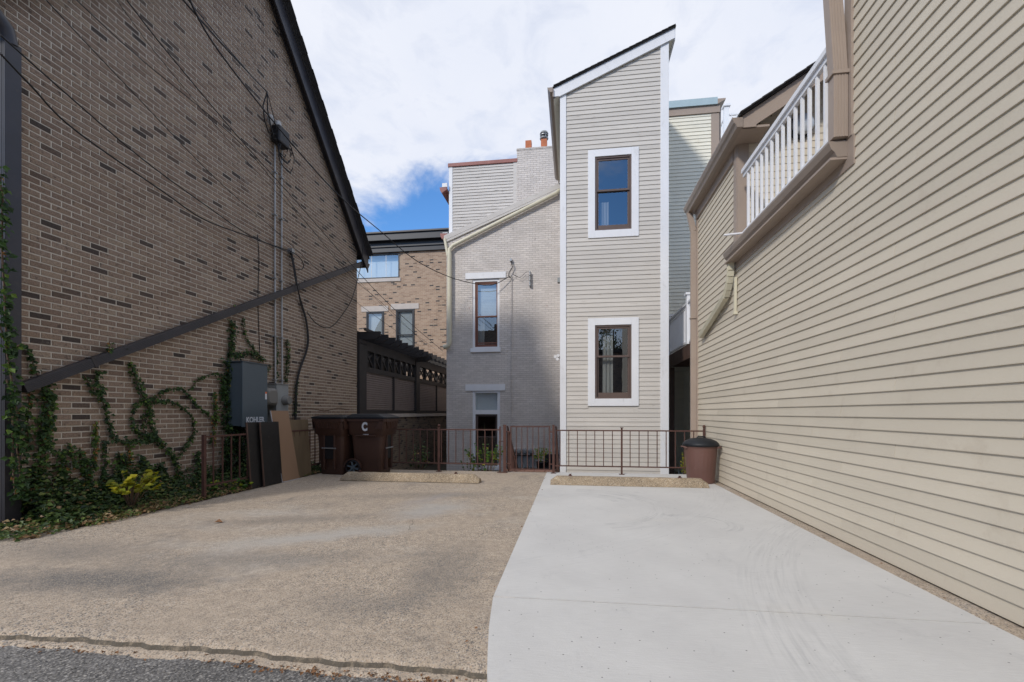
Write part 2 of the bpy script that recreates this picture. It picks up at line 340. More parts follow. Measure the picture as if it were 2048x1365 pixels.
def aggregate():
    m, t, b = mat('exposed_aggregate'); p = pos(t)
    v = N(t, 'ShaderNodeTexVoronoi', i_Scale=150.0); L(t, p, v.inputs['Vector'])
    v2 = N(t, 'ShaderNodeTexVoronoi', i_Scale=62.0); L(t, p, v2.inputs['Vector'])
    sc = N(t, 'ShaderNodeSeparateColor'); L(t, v.outputs['Color'], sc.inputs[0])
    sc2 = N(t, 'ShaderNodeSeparateColor'); L(t, v2.outputs['Color'], sc2.inputs[0])
    peb = ramp(t, [(0,(.07,.068,.068)),(.20,(.16,.145,.13)),(.25,(.40,.325,.245)),(.55,(.51,.42,.325)),(.8,(.42,.33,.24)),(.93,(.62,.55,.46)),(1,(.33,.20,.12))], sc.outputs[0])
    big_ = ramp(t, [(0,(.06,.06,.064)),(.4,(.14,.14,.145)),(.7,(.30,.29,.28)),(1,(.40,.26,.16))], sc2.outputs[1])
    patch = noise(t, p, .9, 5, .6, .3)
    wear = ramp(t, [(.36, .25), (.58, 1.0)], patch).outputs[0]
    isbig = mth(t, 'MULTIPLY', mth(t, 'GREATER_THAN', sc2.outputs[0], .70), mth(t, 'LESS_THAN', v2.outputs['Distance'], .42))
    c = mixc(t, mth(t, 'MULTIPLY', isbig, wear), peb.outputs[0], big_.outputs[0])
    sand = mixc(t, noise(t, p, 240, 3), (.335,.268,.205), (.49,.40,.31))
    c = mixc(t, ramp(t, [(.36, .70), (.60, .18)], patch).outputs[0], c, sand)
    st = noise(t, pos(t, (1, .7, 1)), 1.7, 6, .7, .5); c = mixc(t, ramp(t, [(.54, 0.0), (.74, .6)], st).outputs[0], c, (.13,.125,.12))
    sg = noise(t, pos(t, (.6, 1, 1)), .75, 4, .6); c = mixc(t, ramp(t, [(.54, 0.0), (.7, .45)], sg).outputs[0], c, (.50,.47,.43))
    c = mixc(t, 1.0, c, ramp(t, [(.3,.82),(.7,1.12)], noise(t, p, 14, 5)).outputs[0], 'MULTIPLY')
    def blob(cx, cy, rx, ry, rot=0.0):
        mm = N(t, 'ShaderNodeMapping', vector_type='TEXTURE'); mm.inputs['Location'].default_value = (cx, cy, 0); mm.inputs['Scale'].default_value = (rx, ry, 9); mm.inputs['Rotation'].default_value = (0, 0, rot); L(t, p, mm.inputs[0])
        ln = N(t, 'ShaderNodeVectorMath', operation='LENGTH'); L(t, mm.outputs[0], ln.inputs[0])
        d_ = mth(t, 'ADD', ln.outputs['Value'], mth(t, 'MULTIPLY', mth(t, 'SUBTRACT', noise(t, p, 2.6, 6, .7), .5), 1.5))
        return ramp(t, [(.25, 1.0), (1.0, 0.0)], d_).outputs[0]
    grit = ramp(t, [(0,(.07,.07,.07)),(.45,(.13,.125,.12)),(.7,(.22,.20,.18)),(1,(.33,.27,.20))], sc.outputs[1]).outputs[0]
    for cx, cy, rx, ry, ro, am, cc in ((-3.3,2.75,1.1,.38,.1,.85,grit),(-2.6,3.3,1.3,.3,.2,.5,grit),(-.95,3.3,.4,.9,.1,.5,grit),(-1.3,2.6,.5,.3,0,.4,grit),(-3.0,4.6,1.6,.25,.35,.45,grit),(-2.1,6.2,1.8,.3,.2,.4,grit),(-4.2,3.3,1.0,.35,0,.5,grit),
                                       (-2.1,4.2,.9,.28,.5,.6,(.42,.40,.37)),(-1.7,5.3,.5,.8,-.6,.55,(.40,.385,.365)),(-1.95,5.9,.25,.7,-.5,.5,(.30,.285,.285)),(-2.7,3.8,.7,.3,.3,.4,(.43,.41,.38))):
        c = mixc(t, mth(t, 'MULTIPLY', blob(cx, cy, rx, ry, ro), am), c, cc)
    # hairline cracks
    vc = N(t, 'ShaderNodeTexVoronoi', feature='DISTANCE_TO_EDGE', i_Scale=.42); 
    mpp = N(t, 'ShaderNodeVectorMath', operation='ADD'); nz = N(t, 'ShaderNodeTexNoise', i_Scale=3.0, i_Detail=5.0); L(t, p, nz.inputs['Vector'])
    vs_ = N(t, 'ShaderNodeVectorMath', operation='SCALE'); vs_.inputs['Scale'].default_value = .28; L(t, nz.outputs['Color'], vs_.inputs[0])
    L(t, p, mpp.inputs[0]); L(t, vs_.outputs[0], mpp.inputs[1]); L(t, mpp.outputs[0], vc.inputs['Vector'])
    crk = mth(t, 'MULTIPLY', mth(t, 'LESS_THAN', vc.outputs['Distance'], .0013), mth(t, 'MULTIPLY', mth(t, 'GREATER_THAN', noise(t, p, .55, 2), .56), .55))
    c = mixc(t, crk, c, (.07,.06,.05))
    L(t, c, b.inputs['Base Color']); b.inputs['Roughness'].default_value = .88
    h = mth(t, 'SUBTRACT', noise(t, p, 120, 4, .7), mth(t, 'MULTIPLY', v.outputs['Distance'], .8))
    h = mth(t, 'ADD', h, mth(t, 'MULTIPLY', noise(t, p, 9, 4), 1.4))
    bump(t, b, h, .45, .005); return m
M['agg'] = aggregate()
def asphalt():
    m, t, b = mat('worn_asphalt'); p = pos(t)
    v = N(t, 'ShaderNodeTexVoronoi', i_Scale=95.0); L(t, p, v.inputs['Vector']); sc = N(t, 'ShaderNodeSeparateColor'); L(t, v.outputs['Color'], sc.inputs[0])
    c = ramp(t, [(0,(.10,.096,.092)),(.5,(.20,.19,.182)),(.8,(.28,.265,.25)),(.93,(.38,.36,.335)),(1,(.50,.47,.43))], sc.outputs[0]).outputs[0]
    c = mixc(t, ramp(t, [(.3,0.0),(.6,.6)], v.outputs['Distance']).outputs[0], c, (.085,.08,.075))
    c = mixc(t, 1.0, c, ramp(t, [(.3,.7),(.7,1.3)], noise(t, p, 2.2, 5)).outputs[0], 'MULTIPLY')
    L(t, c, b.inputs['Base Color']); b.inputs['Roughness'].default_value = .9
    bump(t, b, mth(t, 'SUBTRACT', noise(t, p, 200, 3), mth(t, 'MULTIPLY', v.outputs['Distance'], 1.2)), .45, .006); return m
M['asphalt'] = asphalt()
def concrete():
    m, t, b = mat('pale_concrete'); p = pos(t)
    n = noise(t, p, 1.3, 6, .6, .3); c = mixc(t, ramp(t, [(.3,0.0),(.7,1.0)], n).outputs[0], (.54,.53,.515), (.62,.61,.59))
    br = noise(t, pos(t, (9, 220, 1)), 1.0, 3, .6); c = mixc(t, 1.0, c, ramp(t, [(.3,.92),(.7,1.05)], br).outputs[0], 'MULTIPLY')
    # curved tyre scuffs: streaks that follow arcs round distant turning centres
    def arcs(cx, cy, r0, r1, amt, th0=-9, th1=9):
        sp_ = N(t, 'ShaderNodeSeparateXYZ'); L(t, p, sp_.inputs[0])
        dx = mth(t, 'SUBTRACT', sp_.outputs[0], cx); dy = mth(t, 'SUBTRACT', sp_.outputs[1], cy)
        r_ = mth(t, 'SQRT', mth(t, 'ADD', mth(t, 'MULTIPLY', dx, dx), mth(t, 'MULTIPLY', dy, dy))); th_ = mth(t, 'ARCTAN2', dy, dx)
        cv = N(t, 'ShaderNodeCombineXYZ'); L(t, mth(t, 'MULTIPLY', r_, 34.0), cv.inputs[0]); L(t, mth(t, 'MULTIPLY', th_, r1*1.6), cv.inputs[1])
        st_ = ramp(t, [(.45, 0.0), (.68, 1.0)], noise(t, cv.outputs[0], 1.0, 3, .6)).outputs[0]
        mid, hw = (r0+r1)/2, (r1-r0)/2
        band = mth(t, 'SUBTRACT', 1.0, mth(t, 'POWER', mth(t, 'DIVIDE', mth(t, 'ABSOLUTE', mth(t, 'SUBTRACT', r_, mid)), hw), 4.0), True)
        seg = mth(t, 'MULTIPLY', mth(t, 'GREATER_THAN', th_, th0), mth(t, 'LESS_THAN', th_, th1))
        brk = ramp(t, [(.42, .1), (.60, amt)], noise(t, p, 1.3, 4, .65)).outputs[0]
        return mth(t, 'MULTIPLY', mth(t, 'MULTIPLY', mth(t, 'MULTIPLY', st_, band), brk), seg)
    for a in ((-.05, 5.75, .95, 1.30, .95, -1.2, 1.5), (.05, 5.9, .45, .78, .85, .3, 2.6), (6.5, 1.6, 5.2, 5.7, .3), (1.25, 5.0, .30, .48, .8, -1.0, 2.2), (-6.0, .2, 5.66, 5.78, .6), (-4, 8.5, 6.0, 6.5, .14)):
        c = mixc(t, arcs(*a), c, (.29,.29,.295))
    s1 = noise(t, pos(t, (1.3, 1, 1)), 2.1, 6, .75, .6); c = mixc(t, ramp(t, [(.58,0.0),(.76,.42)], s1).outputs[0], c, (.33,.325,.33))
    s2 = noise(t, p, 1.1, 3, .5, 0); c = mixc(t, ramp(t, [(.62,0.0),(.75,.28)], s2).outputs[0], c, (.60,.56,.49))
    sp = N(t, 'ShaderNodeTexVoronoi', i_Scale=24.0); L(t, p, sp.inputs['Vector']); scs = N(t, 'ShaderNodeSeparateColor'); L(t, sp.outputs['Color'], scs.inputs[0])
    dot = mth(t, 'MULTIPLY', mth(t, 'LESS_THAN', sp.outputs['Distance'], .11), mth(t, 'GREATER_THAN', mth(t, 'ADD', scs.outputs[0], mth(t, 'MULTIPLY', noise(t, p, .8, 2), .9)), 1.22))
    c = mixc(t, mth(t, 'MULTIPLY', dot, .75), c, (.10,.095,.09))
    L(t, c, b.inputs['Base Color']); b.inputs['Roughness'].default_value = .8
    bump(t, b, mth(t, 'ADD', noise(t, p, 60, 5, .7), mth(t, 'MULTIPLY', br, 1.2)), .35, .004); return m
M['conc'] = concrete()
def grime():
    m, t, b = mat('grimy_pad_edge'); p = pos(t)
    c = mixc(t, noise(t, p, 150, 4, .7), (.05,.045,.037), (.15,.125,.095))
    c = mixc(t, ramp(t, [(.50, 0.0), (.62, .5)], noise(t, p, 22, 6, .75)).outputs[0], c, (.33,.265,.19))
    L(t, c, b.inputs['Base Color']); b.inputs['Roughness'].default_value = .95; bump(t, b, noise(t, p, 140, 4), .6, .006); return m
M['grime'] = grime()
def stopmat():
    m, t, b = mat('sandy_concrete_stop'); p = pos(t)
    v = N(t, 'ShaderNodeTexVoronoi', i_Scale=130.0); L(t, p, v.inputs['Vector']); sc = N(t, 'ShaderNodeSeparateColor'); L(t, v.outputs['Color'], sc.inputs[0])
    c = ramp(t, [(0,(.11,.085,.06)),(.15,(.24,.185,.125)),(.6,(.34,.265,.18)),(.9,(.40,.32,.225)),(1,(.56,.50,.41))], sc.outputs[0]).outputs[0]
    c = mixc(t, 1.0, c, ramp(t, [(.3,.75),(.7,1.15)], noise(t, p, 3, 5)).outputs[0], 'MULTIPLY')
    L(t, c, b.inputs['Base Color']); b.inputs['Roughness'].default_value = .9; bump(t, b, noise(t, p, 150, 4), .6, .006); return m
M['stop'] = stopmat()
def leafmat(name, stops, trans=.25):
    m, t, b = mat(name); at = N(t, 'ShaderNodeAttribute', attribute_name='tone')
    c = ramp(t, stops, at.outputs['Fac']).outputs[0]; L(t, c, b.inputs['Base Color'])
    b.inputs['Roughness'].default_value = .5; b.inputs['Specular IOR Level'].default_value = .35
    tl = N(t, 'ShaderNodeBsdfTranslucent'); L(t, c, tl.inputs[0]); mx = N(t, 'ShaderNodeMixShader'); mx.inputs[0].default_value = trans
    o = t.nodes['Material Output']; L(t, b.outputs[0], mx.inputs[1]); L(t, tl.outputs[0], mx.inputs[2]); L(t, mx.outputs[0], o.inputs[0]); return m
M['ivy'] = leafmat('ivy_leaves', [(0,(.013,.030,.012)),(.4,(.030,.068,.018)),(.7,(.065,.125,.024)),(.92,(.15,.23,.035)),(1,(.30,.12,.04))])
M['cover'] = leafmat('ground_cover', [(0,(.016,.034,.013)),(.4,(.045,.085,.022)),(.62,(.12,.17,.035)),(.76,(.20,.12,.055)),(.9,(.30,.18,.09)),(1,(.38,.29,.15))])
M['yellow'] = leafmat('yellow_leaves', [(0,(.16,.20,.02)),(.5,(.34,.33,.02)),(1,(.46,.40,.03))], .35)
M['fresh'] = leafmat('fresh_green_leaves', [(0,(.025,.075,.02)),(.5,(.06,.15,.02)),(.85,(.20,.30,.02)),(1,(.45,.42,.03))], .35)
M['tree'] = leafmat('tree_leaves', [(0,(.014,.04,.012)),(.6,(.04,.09,.02)),(1,(.14,.06,.02))])

# ------------------------------------------------------------------ generic parts
BOARDM = {}
def board_mesh(plane, ln, e, t, m):
    k = (plane, round(ln, 3), e, t, m.name)
    if k in BOARDM: return BOARDM[k]
    mb = MB(); pr = [(0, 0), (t, 0), (t, .006), (.004, e), (0, e)]
    def P(u, w, z): return (u, -w, z) if plane == 'Y' else (-w, u, z) if plane == 'X-' else (w, u, z)
    vs = [P(0, w, z) for w, z in pr] + [P(ln, w, z) for w, z in pr]; n = 5
    mb.add(vs, [tuple(range(n)), tuple(range(2*n-1, n-1, -1))] + [(i, i+n, (i+1) % n + n, (i+1) % n) for i in range(n)])
    me = bpy.data.meshes.new('siding_board'); me.from_pydata(mb.v, [], mb.f)
    bm = bmesh.new(); bm.from_mesh(me); bmesh.ops.recalc_face_normals(bm, faces=bm.faces); bm.to_mesh(me); bm.free()
    me.materials.append(m); BOARDM[k] = me; return me
def boards(parent, plane, p0, u0, u1, z0, z1, e, m, t=.015, holes=(), joints=3.6, lim=None):
    z = z0; row = 0
    while z < z1 - .01:
        a, b = u0, u1
        if lim: a, b = lim(z)
        segs = [(a, b)]
        for h in holes:
            if h[2] < z + e*.5 < h[3]:
                ns = []
                for q in segs:
                    if q[1] <= h[0] or q[0] >= h[1]: ns.append(q); continue
                    if q[0] < h[0]: ns.append((q[0], h[0]))
                    if q[1] > h[1]: ns.append((h[1], q[1]))
                segs = ns
        for a, b in segs:
            cuts = [a]
            if b - a > joints:
                x = a + [1.2, 2.9, .6, 2.2, 3.4][row % 5]
                while x < b - .4: cuts.append(x); x += joints
            cuts.append(b)
            for i in range(len(cuts)-1):
                q0, q1 = cuts[i] + (.0022 if i else 0), cuts[i+1] - (.0022 if i < len(cuts)-2 else 0)
                if q1 - q0 < .03: continue
                w = (q0, p0, z) if plane == 'Y' else (p0, q0, z)
                inst(board_mesh(plane, q1-q0, e, t, m), 'siding_board', parent, w)
        z += e; row += 1
def holed(mb, axis, p0, p1, u0, u1, z0, z1, holes):
    us = sorted({u0, u1, *[h[0] for h in holes], *[h[1] for h in holes]}); zs = sorted({z0, z1, *[h[2] for h in holes], *[h[3] for h in holes]})
    # merge cells row-wise so surfaces stay clean
    for j in range(len(zs)-1):
        i = 0
        while i < len(us)-1:
            def hit(i): cu = (us[i]+us[i+1])/2; cz = (zs[j]+zs[j+1])/2; return any(h[0] < cu < h[1] and h[2] < cz < h[3] for h in holes)
            if hit(i): i += 1; continue
            k = i
            while k+1 < len(us)-1 and not hit(k+1): k += 1
            if axis == 'Y': mb.box(us[i], us[k+1], p0, p1, zs[j], zs[j+1])
            else: mb.box(p0, p1, us[i], us[k+1], zs[j], zs[j+1])
            i = k+1
def ring(mb, x0, x1, z0, z1, w, y0, y1, wb=None, wt=None):
    wb = w if wb is None else wb; wt = w if wt is None else wt
    mb.box(x0, x0+w, y0, y1, z0+wb, z1-wt); mb.box(x1-w, x1, y0, y1, z0+wb, z1-wt)
    mb.box(x0, x1, y0, y1, z0, z0+wb); mb.box(x0, x1, y0, y1, z1-wt, z1)
def sash_window(parent, x0, x1, z0, z1, Y, fm, split=.52, fw=.05, curtain=None, blind=None, deep=1.6, casing=None, sill=None, roomw=None, bottom_rail=.07, gap_bottom=0):
    f = MB(); ring(f, x0, x1, z0, z1, fw*.55, Y-.012, Y+.10)
    win = f.build('window', fm, parent)
    a0, a1, b0, b1 = x0+fw*.55+.002, x1-fw*.55-.002, z0+fw*.55+.002, z1-fw*.55-.002
    zm = b0 + (b1-b0)*split
    lo = MB(); ring(lo, a0, a1, b0, zm+.02, .042, Y+.045, Y+.075, wb=bottom_rail); lo.build('sash', fm, win)
    up = MB(); ring(up, a0, a1, zm-.02, b1, .042, Y+.010, Y+.040, wb=.04); up.build('sash', fm, win)
    for (g0, g1, yy) in ((b0+bottom_rail, zm-.02, Y+.06), (zm+.02, b1-.042, Y+.025)):
        MB().add([(a0+.042, yy, g0), (a1-.042, yy, g0), (a1-.042, yy, g1), (a0+.042, yy, g1)], [(0,1,2,3)]).build('pane', M['glass'], win, fix=False)
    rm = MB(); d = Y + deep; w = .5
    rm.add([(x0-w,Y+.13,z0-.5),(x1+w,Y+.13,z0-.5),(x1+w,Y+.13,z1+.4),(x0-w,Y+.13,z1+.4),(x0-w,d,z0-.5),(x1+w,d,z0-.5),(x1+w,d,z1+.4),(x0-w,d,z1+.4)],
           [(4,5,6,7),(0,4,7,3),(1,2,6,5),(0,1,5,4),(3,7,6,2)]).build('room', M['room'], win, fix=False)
    if curtain:
        for (c0, c1, cz0, cz1) in curtain:
            cu = MB(); n = 26; vs = []
            for i in range(n+1):
                u = c0 + (c1-c0)*i/n; yy = Y+.20+.018*math.sin(i*1.9)+.012*math.sin(i*.7)
                vs += [(u, yy, cz0), (u, yy+.01, cz1)]
            cu.smooth = True
            cu.add(vs, [(2*i, 2*i+2, 2*i+3, 2*i+1) for i in range(n)]).build('curtain', M['curtain'], win, fix=False)
    if blind:
        c0, c1, cz0, cz1 = blind; bl = MB(); z = cz0
        while z < cz1: bl.add([(c0, Y+.15, z), (c1, Y+.15, z), (c1, Y+.135, z+.044), (c0, Y+.135, z+.044)], [(0,1,2,3)]); z += .05
        bl.build('blind', M['blind'], win, fix=False)
    if casing:
        w, cm, out, wb = casing; c = MB()
        c.box(x0-w, x0, Y-out, Y+.02, z0-wb, z1+w); c.box(x1, x1+w, Y-out, Y+.02, z0-wb, z1+w)
        c.box(x0, x1, Y-out, Y+.02, z1, z1+w); c.box(x0, x1, Y-out, Y+.02, z0-wb, z0)
        c.build('casing', cm, win, bevel=.004)
    if sill:
        e, hgt, out, smt = sill; MB().box(x0-e, x1+e, Y-out, Y+.02, z0-hgt, z0).build('sill', smt, win, bevel=.005)
    return win
def pipe_box(mb, pts, w, h, up=(0,0,1)):
    for i in range(len(pts)-1): mb.beam(pts[i], pts[i+1], w, h, up)
def ribbed(mb, a, b, w, h, up, nrib=5):
    """rectangular downspout with raised ribs on two faces"""
    mb.beam(a, b, w, h, up); a = Vector(a); b = Vector(b); d = (b-a).normalized(); sd_ = d.cross(Vector(up)).normalized(); u = sd_.cross(d).normalized()
    for k in range(nrib):
        o = u * (h*.8*((k+.5)/nrib-.5))
        for sg in (1, -1): mb.beam(a + o + sd_*sg*w/2, b + o + sd_*sg*w/2, .008, h*.8/nrib*.45, up)
def gutter_profile(w, h):   # K-style gutter, outer face towards +first coordinate
    return [(0,0),(w*.55,0),(w*.68,h*.30),(w*.86,h*.48),(w,h*.86),(w,h),(w*.93,h),(w*.93,h*.95),(0,h*.95)]
def text(body, size, matl, parent, name, loc, rot, sx_=1.0, off=.0):
    cu = bpy.data.curves.new('t', 'FONT'); cu.body = body; cu.size = size; cu.extrude = .0015; cu.offset = off; cu.align_x = 'CENTER'; cu.align_y = 'CENTER'
    to = bpy.data.objects.new('t', cu); COL.objects.link(to)
    dg = bpy.context.evaluated_depsgraph_get(); me = bpy.data.meshes.new_from_object(to.evaluated_get(dg)); bpy.data.objects.remove(to); bpy.data.curves.remove(cu)
    me.transform(Matrix.Diagonal((sx_, 1, 1, 1))); me.name = name; me.materials.clear(); me.materials.append(matl)
    return inst(me, name, parent, loc, rot)

# =================================================================== GROUND
YARD = -.92
struct(MB().box(-250, 250, -250, 250, YARD-.2, YARD).build('ground', M['yard']))
struct(MB().box(-60, 60, -14, 1.2, -.9, -.045).build('alley', M['asphalt']))
struct(MB().add([(-60,1.2,-.045),(60,1.2,-.045),(60,2.6,-.05),(-60,2.6,-.05)], [(0,1,2,3)]).build('alley_edge', M['asphalt'], fix=False))
# aggregate pad, worn rounded lip towards the alley
rnd = random.Random(3)
pad = MB()
xs = [-9 + i*.034 for i in range(int((9-.36)/.034)+1)]
def lipy(x): return 2.07 + .012*math.sin(x*2.3) + .007*math.sin(x*7.1+1) + .006*math.sin(x*19) + .005*math.sin(x*37+2) + .003*math.sin(x*71)
pv = []
for x in xs:
    y = lipy(x); pv.append([(x, y-.10-.02*math.sin(x*5), -.060), (x, y-.07, -.038), (x, y-.03, -.034), (x, y-.012, -.006), (x, y+.02, 0), (x, 3.0, 0), (x, 8.92, 0), (x, 8.92, YARD)])
for i in range(len(pv)-1):
    n = 8; pad.add(pv[i]+pv[i+1], [(k, k+n, k+n+1, k+1) for k in range(n-1)])
padb = pad.build('parking_pad', M['agg'], fix=False); struct(padb)
for p_ in padb.data.polygons: p_.use_smooth = False
lipm = MB()
for i in range(len(xs)-1):
    A_, B_ = [], []
    for q_, x in ((A_, xs[i]), (B_, xs[i+1])):
        y = lipy(x); w_ = .012+.008*math.sin(x*9)+.006*math.sin(x*23)+.006*math.sin(x*41+1)
        q_ += [(x, y-.036, -.0338), (x, y-.0325-w_*.1, -.0300), (x, y-.027, -.0200), (x, y-.025+w_*.15, -.0160)]
    lipm.add(A_+B_, [(k, k+4, k+5, k+1) for k in range(3)])
lo_ = lipm.build('grimy_lip', M['grime'], padb, fix=False)
# concrete driveway in two slabs with a tooled joint
drv = struct(MB().box(-.49, 2.26, 2.5, 8.9, -.9, -.002).build('driveway', M['soil']))
for poly in ([(-.505, 2.838), (2.268, 2.838), (2.268, 8.92), (-.525, 8.92)],
             [(-.505, 2.822), (2.268, 2.822), (2.30, 1.2), (-.1, 1.2), (-.25, 1.62), (-.34, 1.84), (-.385, 2.0), (-.42, 2.2), (-.46, 2.45)]):
    MB().prism(poly, 'Z', -.06, .006).build('concrete_slab', M['conc'], drv)
strip = struct(MB().box(2.27, 2.43, 1.0, 8.9, -.5, -.002).build('wall_strip', M['agg']))
# leafy debris caught along the wall strip
bed = MB()
xs_ = [(-7.2, 2.95), (-5.9, 3.35), (-5.35, 3.75), (-4.98, 4.3), (-4.9, 5.0), (-4.87, 6.0), (-4.86, 8.9), (-5.66, 8.9), (-5.66, 3.74), (-7.2, 3.74)]
struct(bed.prism(xs_, 'Z', -.3, .012).build('planting_bed', M['soil']))
# brick landing and steps down to the yard
ld = struct(MB().box(-1.40, -.36, 8.925, 9.28, YARD, -.012).build('landing', M['redbrick']))
k = 0
bm_ = MB().box(0, .195, 0, .095, 0, .03)
first = None
for iy in range(4):
    for ix in range(5):
        x = -1.385 + ix*.203 + (0 if iy % 2 == 0 else .0); y = 8.93 + iy*.087
        mbk = MB().box(x, x+.193, y, y+.078, -.012, .004); mbk.build('paver', M['redbrick'], ld, at=(x, y, 0))
stp = struct(MB().box(-1.40, -.36, 9.28, 9.3, YARD, -.02).build('steps', M['redbrick']))
for i in range(4):
    MB().box(-1.40, -.36, 9.30+i*.30, 9.30+(i+1)*.30, YARD, -.18*(i+1)+.0).build('step', M['redbrick'], stp)

# =================================================================== LEFT BRICK HOUSE
LX = -5.65; Y0, Y1 = 3.74, 11.3; YR = 7.52
def rake(y): return 16.685 - y if y >= YR else 16.685 - (2*YR - y)
house = thing('brick_house', 'large brown brick gable house with charcoal roof edge and ivy along its foot', 'house', (LX, YR, 0))
wl = MB()
wl.prism([(Y0+.01, -.3), (Y1-.01, -.3), (Y1-.01, rake(Y1)+.05), (YR, rake(YR)+.1), (Y0+.01, rake(Y0)+.05)], 'X', LX-9, LX-.0055)
wl.build('wall', M['mortar'], house)
# end walls in textured brick
MB().box(LX-9, LX-.012, Y0-.012, Y0+.01, -.3, rake(Y0)).build('end_wall', M['brick_x'], house)
MB().box(LX-9, LX-.012, Y1-.01, Y1+.012, -.95, rake(Y1)).build('end_wall', M['brick_x'], house)
rb = random.Random(11)
CH = .0677; BL = .2032
brs = []
row = 0; z = -.20
while z < 9.2:
    y = Y0 + (0 if row % 2 == 0 else -BL/2)
    while y < Y1:
        a, b = max(y, Y0), min(y + BL - .0115, Y1)
        if b - a > .03:
            ylo, yhi = a, b
            zt = z + CH
            # keep under the rake line
            if zt < rake(YR)+.02:
                lo = 2*YR - (16.685 - z) ; hi = 16.685 - z
                a2, b2 = max(a, lo-.02), min(b, hi+.02)
                if b2 - a2 > .03:
                    t = rb.random()
                    brs.append((a2, b2, z + .001*rb.random(), t, rb.uniform(-.0015, .0018)))
        y += BL
    z += CH; row += 1
def seen(a, b, z):
    p = Vector((LX, (a+b)/2, z)); d = depth(p)
    rx = cs*p.x + sn*p.y; px = 1024 + F*rx/d; py = HOR - (z-H)/d*F
    return d if (40 < px < 2048 and 0 < py < 1000) else 99
order = sorted(range(len(brs)), key=lambda i: seen(brs[i][0], brs[i][1], brs[i][2]))
near = set(order[:298])
fld = MB(); BRM = {}
def brick_verts(mb, x0, x1, a, b, z0, z1, ox, ch=.003):
    mb.add([(x0,a,z0),(x0,b,z0),(x0,b,z1),(x0,a,z1),(x1+ox-.0,a+ch,z0+ch),(x1+ox,b-ch,z0+ch),(x1+ox,b-ch,z1-ch),(x1+ox,a+ch,z1-ch)],
           [(4,5,6,7),(0,1,5,4),(1,2,6,5),(2,3,7,6),(3,0,4,7)])
for i, (a, b, z, t, ox) in enumerate(brs):
    if i in near:
        key = (round(b-a, 3), int(t*24))
        if key not in BRM:
            mb = MB(); mb.tone = int(t*24)/24+.01; brick_verts(mb, -.012, .0, 0, b-a, 0, CH-.0112, .0)
            me = bpy.data.meshes.new('brick'); me.from_pydata(mb.v, [], mb.f); at_ = me.attributes.new('tone', 'FLOAT', 'FACE'); at_.data.foreach_set('value', mb.t)
            bm2 = bmesh.new(); bm2.from_mesh(me); bmesh.ops.recalc_face_normals(bm2, faces=bm2.faces); bm2.to_mesh(me); bm2.free()
            if sum(p.normal.x for p in me.polygons if abs(p.normal.x) > .9) < 0: me.flip_normals()
            me.materials.append(M['brick']); BRM[key] = me
        inst(BRM[key], 'brick', house, (LX+ox, a, z))
    else:
        fld.tone = t; brick_verts(fld, LX-.012, LX, a, b, z, z+CH-.0112, ox)
fo = fld.build('bricks_beyond', M['brick'], house, fix=False); stuff(fo)
r2 = math.sqrt(2)/2
def raked(d, y):  # point at perpendicular distance d above the rake line, far slope
    return (y, 16.685 - y + d*math.sqrt(2))
def band(d0, d1, ye):
    pts = [raked(d0, ye), raked(d1, ye), raked(d1, YR), (2*YR-ye, raked(d1, ye)[1]), (2*YR-ye, raked(d0, ye)[1]), raked(d0, YR)]
    return pts
MB().prism(band(-.005, .28, 11.36), 'X', LX-.02, LX+.028).build('frieze_board', M['dgutter'], house)
MB().prism(band(-.09, .20, 11.62), 'X', -5.515, -5.488).build('rake_board', M['dgutter'], house)
MB().prism(band(.02, .045, 11.60), 'X', LX+.028, -5.515).build('soffit', M['dark'], house)
rf = MB().prism(band(.20, .235, 11.66), 'X', LX-9, -5.47); rfo = rf.build('roof', M['shingle'], house)
# shingle butts along the edge
y = YR+.1; k = 0
while y < 11.6:
    q = MB(); p0_ = Vector((-5.455-.01*(k % 2), *raked(.242, y))); p1_ = Vector((-5.455-.01*(k % 2), *raked(.236, y+.2)))
    q.beam(p0_, p1_, .22, .012, (0, .7, .7)); q.build('shingle', M['shingle'], rfo); y += .19; k += 1
# far eave gutter and downspout running diagonally down the wall
ze = 16.685-11.62
g = MB(); g.prism([(11.60+p[0], ze+.02+p[1]) for p in gutter_profile(.13, .12)], 'X', LX-9, -5.50); g.build('gutter', M['dgutter'], house)
A = Vector((-5.585, 3.93, 1.42)); B = Vector((-5.585, 11.48, 5.14))
dsp = MB(); ribbed(dsp, A, B, .075, .105, (0,0,1), 5)
dsp.tube([B, B+Vector((0,.10,.06)), B+Vector((0,.18,.17)), B+Vector((0,.19,.32))], .048, 10)
dd = dsp.build('diagonal_downspout', M['dgutter'], house)
for f_ in (.09, .62):
    p = A.lerp(B, f_); dv = (B-A).normalized(); MB().beam(p-dv*.02, p+dv*.02, .086, .120, (0,0,1)).build('strap', M['dark'], dd)
ds = MB(); ribbed(ds, (-5.60, 3.83, -.02), (-5.60, 3.83, 4.86), .14, .10, (1,0,0), 4)
pts = [(-5.60,3.83,4.84),(-5.60,3.80,4.98),(-5.61,3.70,5.08),(-5.62,3.55,5.13),(-5.62,3.42,5.16)]
ds.tube(pts, .072, 12); ds.build('corner_downspout', M['dgutter'], house)
MB().prism([(3.44-p[0], ze+.02+p[1]) for p in gutter_profile(.13, .12)], 'X', LX-9, -5.50).build('gutter', M['dgutter'], house)

